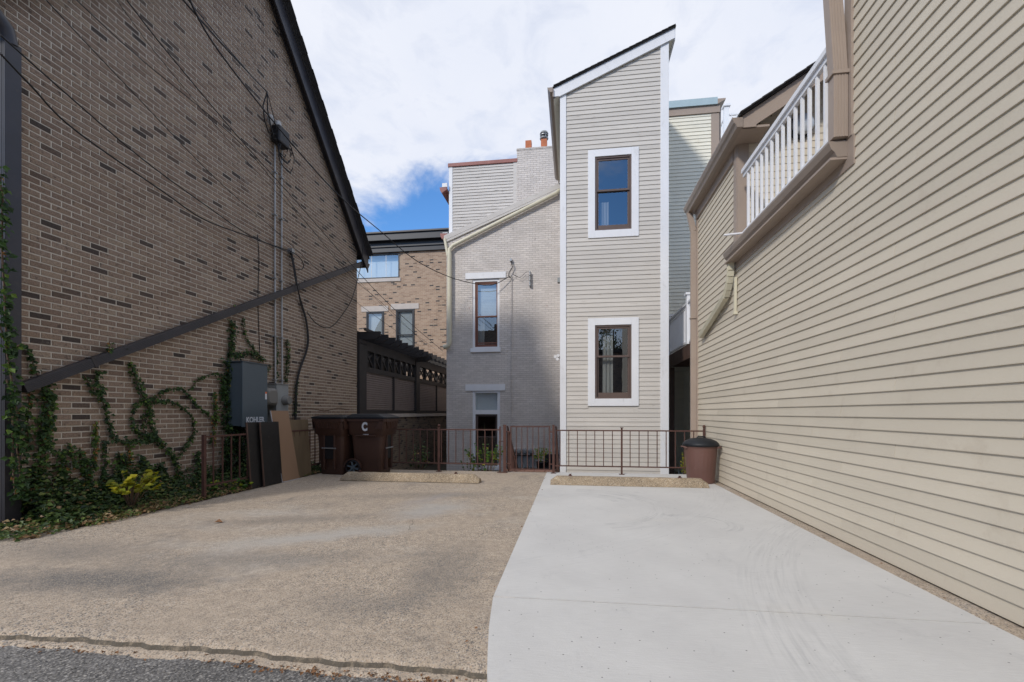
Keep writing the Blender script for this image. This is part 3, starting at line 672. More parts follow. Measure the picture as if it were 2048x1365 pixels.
# =================================================================== ELECTRICAL ON LEFT WALL
kb = thing('transfer_switch', 'tall blue-gray steel switch cabinet on the brick wall with white maker lettering', 'electrical box', (LX, 7.05, .94))
MB().box(LX, -5.375, 6.76, 7.34, .945, 1.99).build('cabinet', M['kbox'], kb, bevel=.008)
MB().box(-5.372, -5.345, 6.745, 7.355, .93, 2.0).build('cover', M['kbox'], kb, bevel=.006)
MB().box(LX, -5.33, 6.735, 7.365, 2.0, 2.012).build('rain_lip', M['kbox'], kb)
text('KOHLER', .125, M['decal'], kb, 'lettering', (-5.342, 7.045, 1.043), (R(90), 0, R(90)), .93, .004)
st = MB().box(-5.3445, -5.343, 7.29, 7.335, 1.40, 1.53).build('warning_label', M['decal'], kb)
MB().box(-5.3425, -5.3415, 7.29, 7.335, 1.50, 1.53).build('label_band', M['orange'], st)
mo = thing('meter_cover', 'rounded warm gray cover between the switch cabinet and the meter box', 'electrical box', (LX, 7.57, 1.3))
sec = [( -5.62, .15, .15), (-5.47, .165, .165), (-5.41, .15, .15), (-5.38, .11, .11)]
rings = []
for xq, hy_, hz_ in sec: rings.append([(xq, 7.575+(p[0]), 1.455+(p[1])) for p in rrect(0, 0, hy_, hz_, .06, 0)])
MB().loft(rings, True, True, True).build('housing', M['meterg'], mo)
MB().box(LX, -5.60, 7.42, 7.73, 1.30, 1.60).build('back_plate', M['meter'], mo)
mt = thing('electric_meter', 'pale gray meter box with round meter below the twin conduits', 'meter', (LX, 7.93, .6))
MB().box(LX, -5.46, 7.76, 8.12, .62, 1.70).build('meter_box', M['meter'], mt, bevel=.006)
MB().box(LX, -5.445, 7.745, 8.135, 1.70, 1.715).build('top_flange', M['steel'], mt)
rings = [[(x_, 7.99+r_*math.cos(2*math.pi*k/20), 1.40+r_*math.sin(2*math.pi*k/20)) for k in range(20)] for x_, r_ in ((-5.46,.092),(-5.44,.092),(-5.43,.083),(-5.36,.083),(-5.345,.070))]
MB().loft(rings, True, True, True).build('meter_dial', M['meterg'], mt)
for i, (yy, zt, lab) in enumerate(((7.93, 6.42, 'gray conduit rising up the brick wall, nearer the street'), (8.13, 6.36, 'second gray conduit on the brick wall, nearer the back corner'))):
    cd = MB().tube([(-5.60, yy, 1.72), (-5.60, yy, 2.2), (-5.61, yy, 4.0), (-5.61, yy, zt)], .017, 10).build('conduit', M['conduit'])
    tag(cd, lab, 'conduit', 'service conduits on the brick wall')
    for zz_ in (1.78, 2.6, 3.7, 4.9, 5.7): MB().box(LX, -5.575, yy-.035, yy+.035, zz_, zz_+.022).build('strap', M['steel'], cd)
wh = thing('weatherhead', 'cluster of gray weatherheads and a black splice box atop the conduits', 'weatherhead', (-5.6, 7.95, 6.4))
for q in (Vector((-5.55, 7.72, 6.60)), Vector((-5.55, 7.93, 6.62))):
    MB().lathe([(.02, q.z-.12), (.05, q.z-.08), (.065, q.z), (.05, q.z+.05), (.02, q.z+.07)], q.x, q.y, 14).build('head', M['conduit'], wh)
MB().box(-5.62, -5.44, 7.82, 8.14, 6.24, 6.56).build('splice_box', M['black'], wh, bevel=.03)
cl = MB()
for r0, dy, dz in ((.17,.08,-.16),(.23,.14,-.22),(.13,.02,-.12),(.20,.10,-.10)):
    cl.tube([(-5.50+.02*math.sin(a*3), 7.98+dy+r0*math.cos(a), 6.32+dz+r0*1.15*math.sin(a)) for a in [2*math.pi*i/18 for i in range(18)]], .009, 6)
cl.tube([(-5.4,7.42,6.86),(-5.45,7.38,6.6),(-5.45,7.42,6.36),(-5.5,7.6,6.26),(-5.52,7.9,6.40)], .011, 6)
cl.tube([(-5.4,7.42,6.86),(-5.45,7.5,6.6),(-5.45,7.58,6.38),(-5.5,7.75,6.24),(-5.52,7.95,6.32)], .011, 6)
cl.tube([(-5.4,7.42,6.86),(-5.45,7.6,6.72),(-5.48,7.76,6.5),(-5.5,7.9,6.35)], .007, 6)
cl.build('cable_loops', M['wire'], wh)
# ---- overhead wires
def wire(p, q, sag, r, label, n=28, name='overhead_wire', grp='overhead wires from the alley', ext=0):
    p = Vector(p); q = Vector(q)
    if ext: p = p + (p-q)*ext
    pts = [p.lerp(q, i/n) - Vector((0,0,sag*4*(i/n)*(1-i/n))) for i in range(n+1)]
    o = MB().tube(pts, r, 6).build(name, M['wire']); return tag(o, label, 'wire', grp)
wire(onX(372, 0, -3.9), (-5.4, 7.42, 6.86), .04, .010, 'thick twisted service cable coming down to the weatherheads', ext=.5)
wire(onX(380, -4, -3.88), (-5.42, 7.44, 6.87), .05, .006, 'slimmer cable running alongside the weatherhead service cable', ext=.5)
SP = onY(1020, 553, 14.50)
v1 = onX(392, 22, -3.6); v2 = onX(548, 245, -4.75)
p1 = onX(700, 400, -4.45)
def poly_wire(pl, r, label, name='overhead_wire', sub=8, grp='overhead wires from the alley'):
    pl = [Vector(p) for p in pl]; pts = []
    for i in range(len(pl)-1):
        a, b = pl[i], pl[i+1]; p_ = pl[i-1] if i else a+(a-b); n_ = pl[i+2] if i+2 < len(pl) else b+(b-a)
        for k in range(sub):
            t = k/sub
            pts.append(.5*((2*a) + (b-p_)*t + (2*p_-5*a+4*b-n_)*t*t + (-p_+3*a-3*b+n_)*t**3))
    pts.append(pl[-1])
    o = MB().tube(pts, r, 6).build(name, M['wire']); return tag(o, label, 'wire', grp) if label else o
poly_wire([onX(360, -40, -3.6), onX(430, 92, -4.3), onX(548, 245, -4.95), onX(640, 352, -4.75), onX(700, 412, -4.4), onY(760, 462, 11.6), onY(830, 520, 12.9), onY(893, 552, 13.8), onY(945, 567, 14.2), onY(985, 570, 14.35), SP], 0.0116,
          'long thick black service drop sagging across the gap to the gray brick house')
poly_wire([onX(0, 70, -4.6), onX(143, 197, -5.0), onX(287, 320, -5.25), onX(410, 410, -5.42), onX(505, 474, -5.55), onX(582, 503, -5.58)], 0.0075, 'black cable sagging from the left edge to the wall hook, upper of the pair')
poly_wire([onX(0, 107, -4.6), onX(62, 172, -4.8), onX(152, 262, -5.1), onX(328, 385, -5.35), onX(410, 440, -5.45), onX(505, 476, -5.55), onX(582, 506, -5.58)], 0.0088, 'thick black cable from the left edge sagging to the hook, lower of the pair')
poly_wire([onX(88, -4, -4.2), onX(226, 143, -4.6), onX(431, 357, -5.0), onX(560, 470, -5.1), onX(700, 595, -5.2), onY(826, 686, 16.6)], 0.0048, 'lowest thin wire crossing the brick wall towards the pergola')
poly_wire([onX(148, -4, -4.2), onX(287, 123, -4.6), onX(484, 290, -5.0), onX(600, 430, -5.0), onX(700, 551, -5.0), onX(770, 612, -5.0), onY(852, 690, 18.2)], 0.0048, 'middle thin wire crossing the brick wall towards the pergola')
poly_wire([onX(250, -4, -4.2), onX(340, 111, -4.5), onX(484, 283, -4.8), onX(600, 412, -4.8), onX(700, 526, -4.7), onX(788, 618, -4.6), onY(886, 703, 16.5)], 0.0068, 'uppermost thin wire crossing the brick wall towards the gray house corner')
poly_wire([onX(230, -4, -4.4), onX(328, 127, -4.7), onX(484, 312, -5.1), onX(620, 455, -5.2), onX(712, 556, -5.2), onX(791, 636, -5.0), onY(872, 700, 18.0)], 0.0034, 'faintest hairline wire slanting down across the brick wall')
# hanging cable bundle
hb = thing('cable_bundle', 'black cable bundle hanging from the wall hook down behind the carts', 'cable', (-5.6, 8.5, 0))
def wp(px, py, X=-5.60): return onX(px, py, X)
bun = MB()
for j, dx in enumerate((-1.2, 0, 1.3)):
    pl = [wp(582+dx, 506), wp(587+dx, 530, -5.56), wp(592+dx, 560, -5.52), wp(596, 580, -5.52), wp(602+dx, 606), wp(612+dx*.8, 640), wp(616+dx, 678), wp(612+dx, 705), wp(601+dx, 735), wp(594+dx, 765), wp(592+dx, 800), wp(591+dx, 835), wp(590+dx, 900)]
    o = poly_wire(pl, .010, None, 'strand'); o.parent = hb; o.location = -BASE[hb.name]
o = poly_wire([wp(575,500), wp(590,508,-5.5), wp(603,520,-5.5), wp(607,535,-5.5), wp(596,540,-5.5), wp(578,530,-5.5)], .009, None, 'loop'); o.parent = hb; o.location = -BASE[hb.name]
o = poly_wire([wp(614,625), wp(630,645,-5.56), wp(650,656,-5.54), wp(668,650,-5.54), wp(690,622,-5.54), wp(703,600,-5.54), wp(715,560,-5.50), wp(724,520,-5.44), wp(726,492,-5.42)], .010, None, 'branch_cable'); o.parent = hb; o.location = -BASE[hb.name]
MB().box(LX, -5.55, wp(582,503).y-.04, wp(582,503).y+.04, wp(582,503).z-.05, wp(582,503).z+.05).build('hook_plate', M['steel'], hb)
tag(poly_wire([onX(515, 470, -5.64), onX(518, 520, -5.64), onX(516, 600, -5.64), onX(519, 690, -5.64), onX(521, 724, -5.62)], .006, None, 'wall_cable'), 'thin black cable stapled to the brick above the switch cabinet', 'cable')
br_ = poly_wire([wp(604, 818, -5.55), wp(625, 818, -5.45), wp(650, 822, -5.4), wp(675, 817, -5.45), wp(698, 820, -5.5)], .012, None, 'dead_branch'); br_.data.materials[0] = M['bark']
tag(br_, 'thin bare branch lying level against the brick above the carts', 'branch')

# =================================================================== GRAY BRICK HOUSE
GY = 14.6
gh = thing('painted_brick_house', 'gray painted brick house with sloping roof edge and two lintelled windows', 'house', (-2, GY, YARD))
GX0 = onY(893, 480, GY).x; GX1 = 2.1
def gtop(x): return 7.01 + (x - GX0) * (8.42-7.01)/3.6 - .14
w1 = (onY(945,600,GY).x, onY(999,600,GY).x, onY(970,697,GY).z, onY(970,557,GY).z)
w2 = (onY(945,800,GY).x, onY(1000,800,GY).x, onY(970,934,GY).z, onY(970,782,GY).z)
g = MB(); zb = 6.6
holed(g, 'Y', GY, GY+.22, GX0, GX1, YARD, zb, [w1, w2])
g.prism([(GX0, zb), (GX1, zb), (GX1, gtop(GX1)), (GX0, gtop(GX0))], 'Y', GY, GY+.22)
g.build('wall', M['brick_gray'], gh)
MB().prism([(GY+.222, YARD), (24, YARD), (24, 6.8), (GY+.222, 6.8)], 'X', GX0, GX0+.2).build('side_wall', M['brick_grayx'], gh)
MB().prism([(GX0-.08, gtop(GX0)-.02), (GX1, gtop(GX1)-.0), (GX1, gtop(GX1)+.16), (GX0-.08, gtop(GX0)+.14)], 'Y', GY-.03, GY+.45).build('roof_edge', M['siding_u'], gh)
MB().prism([(GX0-.02, gtop(GX0)-.09), (GX1, gtop(GX1)-.09), (GX1, gtop(GX1)-.02), (GX0-.02, gtop(GX0)-.02)], 'Y', GY-.05, GY-.002).build('rake_trim', M['siding_u'], gh)
# upper storey set just behind
UY = 15.0
ux1 = onY(1034, 400, UY).x; uz1 = onY(960, 331, UY).z; cx1 = onY(1112, 330, UY).x + .6
MB().box(GX0-.02, ux1, UY, UY+3.5, 6.5, uz1).build('upper_wall', M['siding_u'], gh)
boards(gh, 'Y', UY, GX0+.10, ux1-.12, 6.95, uz1-.05, .1016, M['siding_u'], .024, joints=9)
MB().box(GX0-.02, GX0+.10, UY-.03, UY, 6.6, uz1).build('corner_board', M['white'], gh)
MB().box(ux1-.12, ux1, UY-.03, UY, 6.9, uz1).build('corner_board', M['siding_u'], gh)
MB().box(GX0-.05, ux1+.02, UY-.06, UY+3.5, uz1, uz1+.11).build('coping', M['coping'], gh)
ch = MB().box(ux1+.002, cx1, UY-.05, UY+.75, 6.9, onY(1070, 300, UY).z).build('chimney', M['brick_gray'], gh)
cz = onY(1070, 300, UY).z
MB().box(ux1-.01, cx1, UY-.065, UY+.76, cz, cz+.05).build('chimney_cap', M['brick_gray'], ch)
for (a, b, zt) in ((1051, 1063, 283), (1082, 1094, 280)):
    xa, xb = onY(a, 290, UY+.2).x, onY(b, 290, UY+.2).x; zq = onY(a, zt, UY+.2).z
    fl = MB(); ring_ = [(xa,UY+.15),(xb,UY+.15),(xb,UY+.35),(xa,UY+.35)]
    fl.box(xa, xb, UY+.15, UY+.35, cz+.05, zq).build('flue_tile', M['terra'], ch, bevel=.008)
xm = (xa+xb)/2
cp = MB(); cp.lathe([(.085, zq), (.085, zq+.10)], xm, UY+.25, 16); cp.lathe([(.14, zq+.15), (.14, zq+.17)], xm, UY+.25, 18); cp.lathe([(.13, zq+.03), (.145, zq+.05), (.145, zq+.07)], xm, UY+.25, 18)
cp.lathe([(.145, zq+.21), (.12, zq+.27), (.03, zq+.31)], xm, UY+.25, 18)
for a in range(4): cp.tube([(xm+.12*math.cos(a*1.57+.5), UY+.25+.12*math.sin(a*1.57+.5), zq+.05), (xm+.12*math.cos(a*1.57+.5), UY+.25+.12*math.sin(a*1.57+.5), zq+.23)], .008, 6)
cp.build('flue_cap', M['steel'], ch)
# eave stub with old gutters on the left
for (px_, py_, nm) in ((888, 378, 'upper'), (889, 470, 'lower')):
    q = onY(px_, py_, GY+.3)
    MB().prism([(q.x-.14, q.z+.03), (q.x+.10, q.z+.03), (q.x+.10, q.z-.06), (q.x-.07, q.z-.16), (q.x-.12, q.z-.08)], 'Y', GY+.25, GY+3.5).build('gutter', M['coping'], gh)
    MB().box(q.x-.05, q.x+.12, GY+.24, GY+.32, q.z+.03, q.z+.16 if nm == 'upper' else q.z+.05).build('gutter_bracket', M['white'], gh)
# sloping cream pipe along the roof edge then down the corner
pa = onY(1117, 384, GY-.12); pb_ = onY(899, 495, GY-.12)
sp_ = MB().tube([pa+Vector((.03,.35,.20)), pa+Vector((.02,.03,.05)), pa+Vector((-.08,0,-.05)), pa.lerp(pb_, .5), pb_+Vector((.12,0,.05)), pb_+Vector((0.0,0,-.06)), pb_+Vector((0,0,-.3))], .062, 12)
q = pb_+Vector((0,0,-.2)); zb_ = onY(898, 690, GY-.1).z
sp_.tube([q, (q.x, q.y, zb_+.12), (q.x-.01, q.y, zb_+.02), (q.x-.06, q.y, zb_-.05), (q.x-.20, q.y, zb_-.08)], .075, 12)
sp_.build('downspout', M['cream'], gh)
MB().beam(onY(890, 478, GY-.05), onY(896, 512, GY-.08), .09, .07).build('feeder_spout', M['cream'], gh)
for w_, z_, pl in ((w1, None, (931, 1012, 545.5, 558)), (w2, None, (931, 1011, 769, 782))):
    lx0, lx1 = onY(pl[0], pl[2], GY).x, onY(pl[1], pl[2], GY).x; lz1, lz0 = onY(970, pl[2], GY).z, onY(970, pl[3], GY).z
    MB().box(lx0, lx1, GY-.035, GY-.001, lz0+.0, lz1).build('lintel', M['white'], gh, bevel=.006)
# upper window
fr = MB(); ring(fr, w1[0], w1[1], w1[2], w1[3], .075, GY+.03, GY+.14, wb=.05, wt=.10); fr.build('window_frame', M['white'], gh)
sash_window(gh, w1[0]+.075, w1[1]-.03, w1[2]+.05, w1[3]-.10, GY+.07, M['cedar'], split=.47, fw=.07, curtain=[(w1[0]+.05, w1[0]+.35, w1[2], w1[3]-.9)], blind=(w1[0]+.05, w1[1]-.1, w1[2]+1.05, w1[3]-.05), bottom_rail=.05)
MB().box(w1[0]+.14, w1[1]-.09, GY+.10, GY+.125, w1[2]+.17, w1[2]+.205).build('screen_bar', M['cedar'], gh)
MB().box(w1[0]-.06, w1[1]+.04, GY-.06, GY+.03, w1[2]-.13, w1[2]).build('sill', M['white'], gh, bevel=.006)
# lower window: fixed transom above a tall dark sash
fr = MB(); ring(fr, w2[0], w2[1], w2[2], w2[3], .09, GY+.02, GY+.14, wb=.03, wt=.07)
zt_ = onY(970, 824, GY).z; fr.box(w2[0]+.09, w2[1]-.09, GY+.015, GY+.13, zt_-.08, zt_+.06)
wf = fr.build('window_frame', M['white'], gh)
MB().add([(w2[0]+.09, GY+.09, zt_+.06), (w2[1]-.09, GY+.09, zt_+.06), (w2[1]-.09, GY+.09, w2[3]-.07), (w2[0]+.09, GY+.09, w2[3]-.07)], [(0,1,2,3)]).build('pane', M['glass'], wf, fix=False)
MB().box(w2[0]+.05, w2[1]-.05, GY+.16, GY+.17, zt_, w2[3]).build('shade', M['blind'], wf)
sash_window(gh, w2[0]+.09, w2[1]-.09, w2[2]+.03, zt_-.08, GY+.09, M['umber'], split=.56, fw=.05, bottom_rail=.05)
MB().box(w2[0]-.02, w2[1]+.02, GY-.05, GY+.02, w2[2]-.10, w2[2]).build('sill', M['white'], gh, bevel=.006)
# conduit, insulator rack, small box on gray wall
gc = MB().tube([onY(1023, 552, GY-.03), onY(1023, 700, GY-.03), onY(1023, 900, GY-.03)], .014, 8).build('wall_conduit', M['brick_gray'])
tag(gc, 'thin painted conduit running straight down the gray brick wall', 'conduit')
mst = thing('service_mast', 'small service hook with looped black cables on the gray wall', 'service hook', onY(1022, 530, GY))
q = onY(1022, 520, GY-.06)
MB().box(q.x-.03, q.x+.03, GY-.12, GY-.001, q.z-.05, q.z+.03).build('hook', M['steel'], mst)
for j, pl in enumerate(([(1021,522),(1024,535),(1020,545),(1018,552),(1022,556)], [(1023,522),(1026,532),(1021,540),(1017,548),(1019,556),(1024,551)], [(1023,524),(1027,548),(1031,552),(1040,555),(1052,545),(1058,543)], [(1024,548),(1034,553),(1044,557),(1052,551)])):
    o = poly_wire([onY(a, b, GY-.10-.01*j) for a, b in pl], .008 if j < 2 else .005, None, 'cable_loop'); o.parent = mst; o.location = -BASE[mst.name]
ins = thing('insulator_rack', 'vertical rack of gray insulators on the gray wall right of the window', 'insulator rack', onY(1060, 560, GY))
q0 = onY(1060, 544, GY-.10); q1 = onY(1060, 573, GY-.10)
MB().beam((q0.x, GY-.03, q0.z+.02), (q1.x, GY-.03, q1.z-.02), .04, .03, (1,0,0)).build('bar', M['steel'], ins)
for k in range(3):
    zc = q0.z + (q1.z-q0.z)*(.12+.36*k)
    MB().lathe([(.02, zc-.07), (.035, zc-.05), (.022, zc-.02), (.022, zc+.02), (.035, zc+.05), (.02, zc+.07)], q0.x, GY-.10, 12).build('insulator', M['steel'], ins)
    MB().box(q0.x-.012, q0.x+.012, GY-.12, GY-.02, zc-.008, zc+.008).build('arm', M['steel'], ins)
# meters low on gray wall
ms = thing('meter_bank', 'bank of four round electric meters low on the gray wall behind the gate', 'meter bank', onY(1050, 905, GY))
a_, b_ = onY(1024, 897, GY-.1), onY(1073, 911, GY-.1)
MB().box(a_.x, b_.x, GY-.11, GY-.001, b_.z+.01, a_.z).build('meter_panel', M['brick_gray'], ms)
MB().box(a_.x, b_.x+.02, GY-.14, GY-.001, b_.z-.02, b_.z+.009).build('shelf', M['black'], ms)
for i, px_ in enumerate((1027, 1038, 1050, 1062)):
    q = onY(px_, 903, GY-.16)
    rings = [[(q.x+r_*math.cos(2*math.pi*k/16), y_, q.z+r_*math.sin(2*math.pi*k/16)) for k in range(16)] for y_, r_ in ((GY-.111,.088),(GY-.15,.088),(GY-.16,.075),(GY-.24,.07),(GY-.26,.05))]
    MB().loft(rings, True, True, True).build('round_meter', M['steel'], ms)
    q2 = onY(px_+2, 922, GY-.08); MB().box(q2.x-.07, q2.x+.07, GY-.10, GY-.001, q2.z-.22, q2.z+.22).build('breaker_box', M['meter'], ms)
pc = thing('security_camera', 'small white twin security light and camera beside the white corner board', 'security camera', (-.42, 13.0, 3))
q = onY(1113, 716, 13.0)
MB().box(q.x+.04, -.33, 12.97, 13.05, q.z-.03, q.z+.04).build('bracket', M['silverwhite'], pc)
for dx, dz in ((-.03, .02), (.05, .05), (.03, -.05)):
    rings = [[(q.x+dx+r_*math.cos(a*math.pi/6), 13.0-yy_, q.z+dz+r_*math.sin(a*math.pi/6)) for a in range(12)] for yy_, r_ in ((0,.04),(.05,.05),(.12,.045))]
    MB().loft(rings, True, True, True).build('lamp_head', M['silverwhite'], pc)
q = onY(1118, 561, 12.2)
tag(MB().box(q.x-.04, -.325, 12.15, 12.3, q.z-.06, q.z+.06).build('junction_box', M['meter'], None, at=q), 'tiny gray box beside the tower corner board above the security camera', 'junction box')

# =================================================================== SIDING TOWER
TY = 10.67; TX0, TX1 = -.31, 2.107; TB = 14.58
tw = thing('siding_tower', 'tall narrow gray clapboard tower with slanted roof and white corner boards', 'house', (.9, TY, YARD))
def tline(x): return 8.51 + (x - TX0) * .408      # underside of the rake board
h1 = (.48, 1.30, 5.36, 7.06); h2 = (.48, 1.30, 1.49, 3.18)
g = MB(); holed(g, 'Y', TY, TY+.15, TX0+.01, TX1-.01, YARD, 8.4, [h1, h2])
g.prism([(TX0+.01, 8.4), (TX1-.01, 8.4), (TX1-.01, tline(TX1)+.15), (TX0+.01, tline(TX0)+.15)], 'Y', TY, TY+.15)
g.box(TX0+.01, TX0+.12, TY+.15, TB, YARD, 8.5); g.box(TX1-.12, TX1-.01, TY+.15, TB, YARD, 9.4)
g.build('wall', M['siding_t'], tw)
e = .1016
cas = .16
holes = [(h[0]-cas, h[1]+cas-.015, h[2]-.18, h[3]+.17) for h in (h1, h2)]
def tl(z):
    a = TX0+.13
    if z > tline(a): a = TX0 + (z-8.51)/.408
    return (a, TX1-.17)
boards(tw, 'Y', TY, TX0, TX1, YARD+.05, tline(TX1)-.05, e, M['siding_t'], .018, holes, 9, tl)
for plane, px_ in (('X-', TX0+.01), ('X+', TX1-.01)):
    sdm = MB(); z = YARD+.05
    while z < 8.35:
        sg = -1 if plane == 'X-' else 1
        sdm.add([(px_, TY+.12, z), (px_+sg*.014, TY+.12, z), (px_+sg*.004, TY+.12, z+e), (px_, TY+.12, z+e), (px_, TB, z), (px_+sg*.014, TB, z), (px_+sg*.004, TB, z+e), (px_, TB, z+e)], [(0,1,2,3),(4,5,6,7),(1,5,6,2),(0,4,5,1),(3,2,6,7)]); z += e
    stuff(sdm.build('side_siding', M['siding_t'], tw))
MB().box(TX0-.012, TX0+.13, TY-.034, TY+.12, YARD, 8.63).build('corner_board', M['white'], tw, bevel=.004)
MB().box(TX1-.17, TX1+.012, TY-.034, TY+.12, YARD, tline(TX1)+.02).build('corner_board', M['white'], tw, bevel=.004)
# rake board, roof, soffit, gutter
xl, xr = -.47, 2.24
MB().prism([(xl, tline(xl)+.06), (xl, tline(xl)+.245), (xr, tline(xr)+.245), (xr, tline(xr)+.02), (TX0-.02, tline(TX0-.02)), (TX0-.02, tline(xl)+.06)], 'Y', TY-.075, TY-.04).build('rake_board', M['white'], tw)
MB().prism([(xl, tline(xl)+.02), (xr-.01, tline(xr)+.02), (xr-.01, tline(xr)+.035), (xl, tline(xl)+.035)], 'Y', TY-.04, TB-.1).build('soffit', M['siding_f'], tw)
rt = MB().prism([(xl-.02, tline(xl)+.247), (xr+.02, tline(xr)+.252), (xr+.02, tline(xr)+.275), (xl-.02, tline(xl)+.27)], 'Y', TY-.11, TB).build('roof', M['shingle'], tw)
x = xl
while x < xr-.1:
    MB().beam((x, TY-.015, tline(x)+.285), (x+.16, TY-.015, tline(x+.16)+.276), .24, .014, (0,0,1)).build('shingle', M['shingle'], rt); x += .142
MB().box(xr-.02, xr+.015, TY-.038, TB, tline(xr)-.0, tline(xr)+.24).build('high_fascia', M['white'], tw)
MB().box(xl-.02, xl+.0, TY-.12, TB, tline(xl)+.03, tline(xl)+.22).build('eave_fascia', M['taupe'], tw)
gp = [(xl-.02-p[0], tline(xl)+.13+p[1]) for p in gutter_profile(.12, .11)]
MB().prism(gp, 'Y', TY-.14, TB+.0).build('gutter', M['tgutter'], tw)
sash_window(tw, *h1, TY-.0, M['umber'], split=.55, fw=.07, casing=(cas, M['white'], .036, .17), bottom_rail=.10, curtain=[(.62, .80, 5.2, 6.1)])
sash_window(tw, *h2, TY-.0, M['umber'], split=.58, fw=.07, casing=(cas, M['white'], .036, .17), bottom_rail=.10, curtain=[(.66, .90, 1.4, 3.3)])
MB().box(TX0-.0, TX0+.02, TY-.028, TY-.026, 3.9, 3.905).build('board_joint', M['siding_u'], tw)

# =================================================================== REAR HOUSE (right of tower) AND DECK
FY = 13.3
rh = thing('rear_house', 'cream clapboard house with taupe cornice behind the tower on the right', 'house', (3, FY, YARD))
fx1 = onY(1437, 300, FY).x; ft = onY(1390, 212, FY).z
MB().box(1.9, fx1, FY, FY+7, 2.6, ft-.1).build('wall', M['siding_f'], rh)
MB().box(1.9, fx1, FY+3.2, FY+7, YARD, 2.6).build('recessed_wall', M['siding_f'], rh); MB().box(fx1-.2, fx1, FY, FY+3.2, YARD, 2.6).build('recess_side_wall', M['siding_f'], rh)  # recess and side wall added below the deck so less light gets in
boards(rh, 'Y', FY+3.2, 2.0, fx1-.2, YARD+.05, 2.5, .1016, M['siding_f'], .020, (), 9)
boards(rh, 'Y', FY, 2.0, fx1-.20, 2.62, ft-.28, e, M['siding_f'], .020, (), 9)
MB().box(fx1-.20, fx1+.012, FY-.026, FY+.15, YARD, ft-.10).build('corner_board', M['taupe'], rh)
MB().box(1.9, fx1+.03, FY-.05, FY+.02, ft-.26, ft-.06).build('frieze_board', M['taupe'], rh)
MB().box(1.9, fx1-.05, FY-.10, FY-.0, ft-.06, ft+.13).build('flashing', M['lightblue'], rh)
MB().prism([(fx1-.05, ft-.06), (fx1+.16, ft+.05), (fx1+.16, ft+.08), (fx1-.05, ft+.08)], 'Y', FY-.10, FY+7).build('cornice', M['taupe'], rh)
MB().tube([(fx1+.07, FY+.1, ft-.05), (fx1+.06, FY+.1, ft-.2), (fx1+.05, FY+.1, YARD)], .035, 8).build('downspout', M['taupe'], rh)
# white roof-deck railing further back
rr = thing('roof_deck_railing', 'white roof deck railing glimpsed above the taupe gutter', 'railing', (5, 16, 9))
RD = 15.0
def railing_x(parent, y, x0, x1, z0, z1, sp, m, name='baluster'):
    MB().box(x0, x1, y-.03, y+.03, z1-.05, z1).build('top_rail', m, parent); MB().box(x0, x1, y-.025, y+.025, z0, z0+.05).build('bottom_rail', m, parent)
    x = x0 + sp/2
    while x < x1:
        MB().box(x-.017, x+.017, y-.017, y+.017, z0+.05, z1-.05).build(name, m, parent); x += sp
pa_ = onY(1452, 212, RD); pb2 = onY(1530, 212, RD)
zt2 = onY(1490, 226, RD).z
MB().box(pa_.x-.07, pa_.x+.07, RD-.07, RD+.07, zt2-2.2, pa_.z-.06).build('post', M['rail_white'], rr); MB().box(pa_.x-.11, pa_.x+.11, RD-.11, RD+.11, pa_.z-.06, pa_.z).build('post_cap', M['rail_white'], rr)
railing_x(rr, RD, pa_.x+.1, pb2.x+.8, zt2-1.0, zt2, .14, M['rail_white'])
yy = RD+.2
MB().beam((pa_.x, RD+.07, zt2-.03), (pa_.x-.0, 18, zt2-.03), .06, .05).build('side_rail', M['rail_white'], rr)
while yy < 18: MB().box(pa_.x-.017, pa_.x+.017, yy-.017, yy+.017, zt2-1.0, zt2-.05).build('baluster', M['rail_white'], rr); yy += .14
MB().box(fx1+.2, pb2.x+1, RD-.1, 19, 5, zt2-1.1).build('deck_base', M['siding_f'], rr)
# deck between tower and right house
dk = thing('wood_deck', 'raised deck with white railing between the tower and the beige house', 'deck', (2.7, 11.5, YARD))
DX = 2.65
MB().box(DX, DX+3.5, 9.6, FY-.03, 2.62, 2.74).build('floor', M['deckwood'], dk)
MB().box(DX-.04, DX, 9.6, FY-.03, 2.42, 2.75).build('fascia_beam', M['deckwood'], dk)
for yy in [9.9+.4*i for i in range(9)]: MB().box(DX+.01, DX+3.4, yy, yy+.045, 2.44, 2.61).build('joist', M['deckwood'], dk)
MB().box(DX-.03, DX+.11, FY-.20, FY-.05, YARD, 2.42).build('post', M['deckwood'], dk)
dr = MB().box(DX-.05, DX+.05, 9.6, FY-.1, 3.70, 3.745).build('railing', M['rail_white'], dk)
MB().box(DX-.02, DX+.02, 9.6, FY-.1, 2.80, 2.85).build('bottom_rail', M['rail_white'], dr); MB().box(DX-.018, DX+.018, 9.6, FY-.1, 3.63, 3.70).build('under_rail', M['rail_white'], dr)
yy = 9.7
while yy < FY-.15: MB().box(DX-.018, DX+.018, yy-.018, yy+.018, 2.85, 3.63).build('baluster', M['rail_white'], dr); yy += .125
for yy, zt3 in ((onX(1378, 600, DX).y, 3.90), (FY-.14, 3.84)):
    MB().box(DX-.06, DX+.06, yy-.06, yy+.06, 2.76, zt3).build('railing_post', M['rail_white'], dk); MB().box(DX-.09, DX+.09, yy-.09, yy+.09, zt3, zt3+.05).build('post_cap', M['rail_white'], dk)
# small dark iron fence panel and flowering plant below the deck
ifn = thing('garden_fence_panel', 'short dark blue-gray picket panel in the gap behind the brown can', 'fence', (2.3, 9.6, YARD))
for i in range(13):
    x = 2.14 + i*.062; y = 9.75-.0*i; MB().tube([(x+.0, y-.03*i*.5, YARD), (x, y-.03*i*.5, -.02-.012*i+(.03 if i % 2 else 0))], .009, 6).build('picket', M['kbox'], ifn)
MB().beam((2.13, 9.76, -.10), (3.0, 9.56, -.24), .02, .03).build('rail', M['kbox'], ifn)

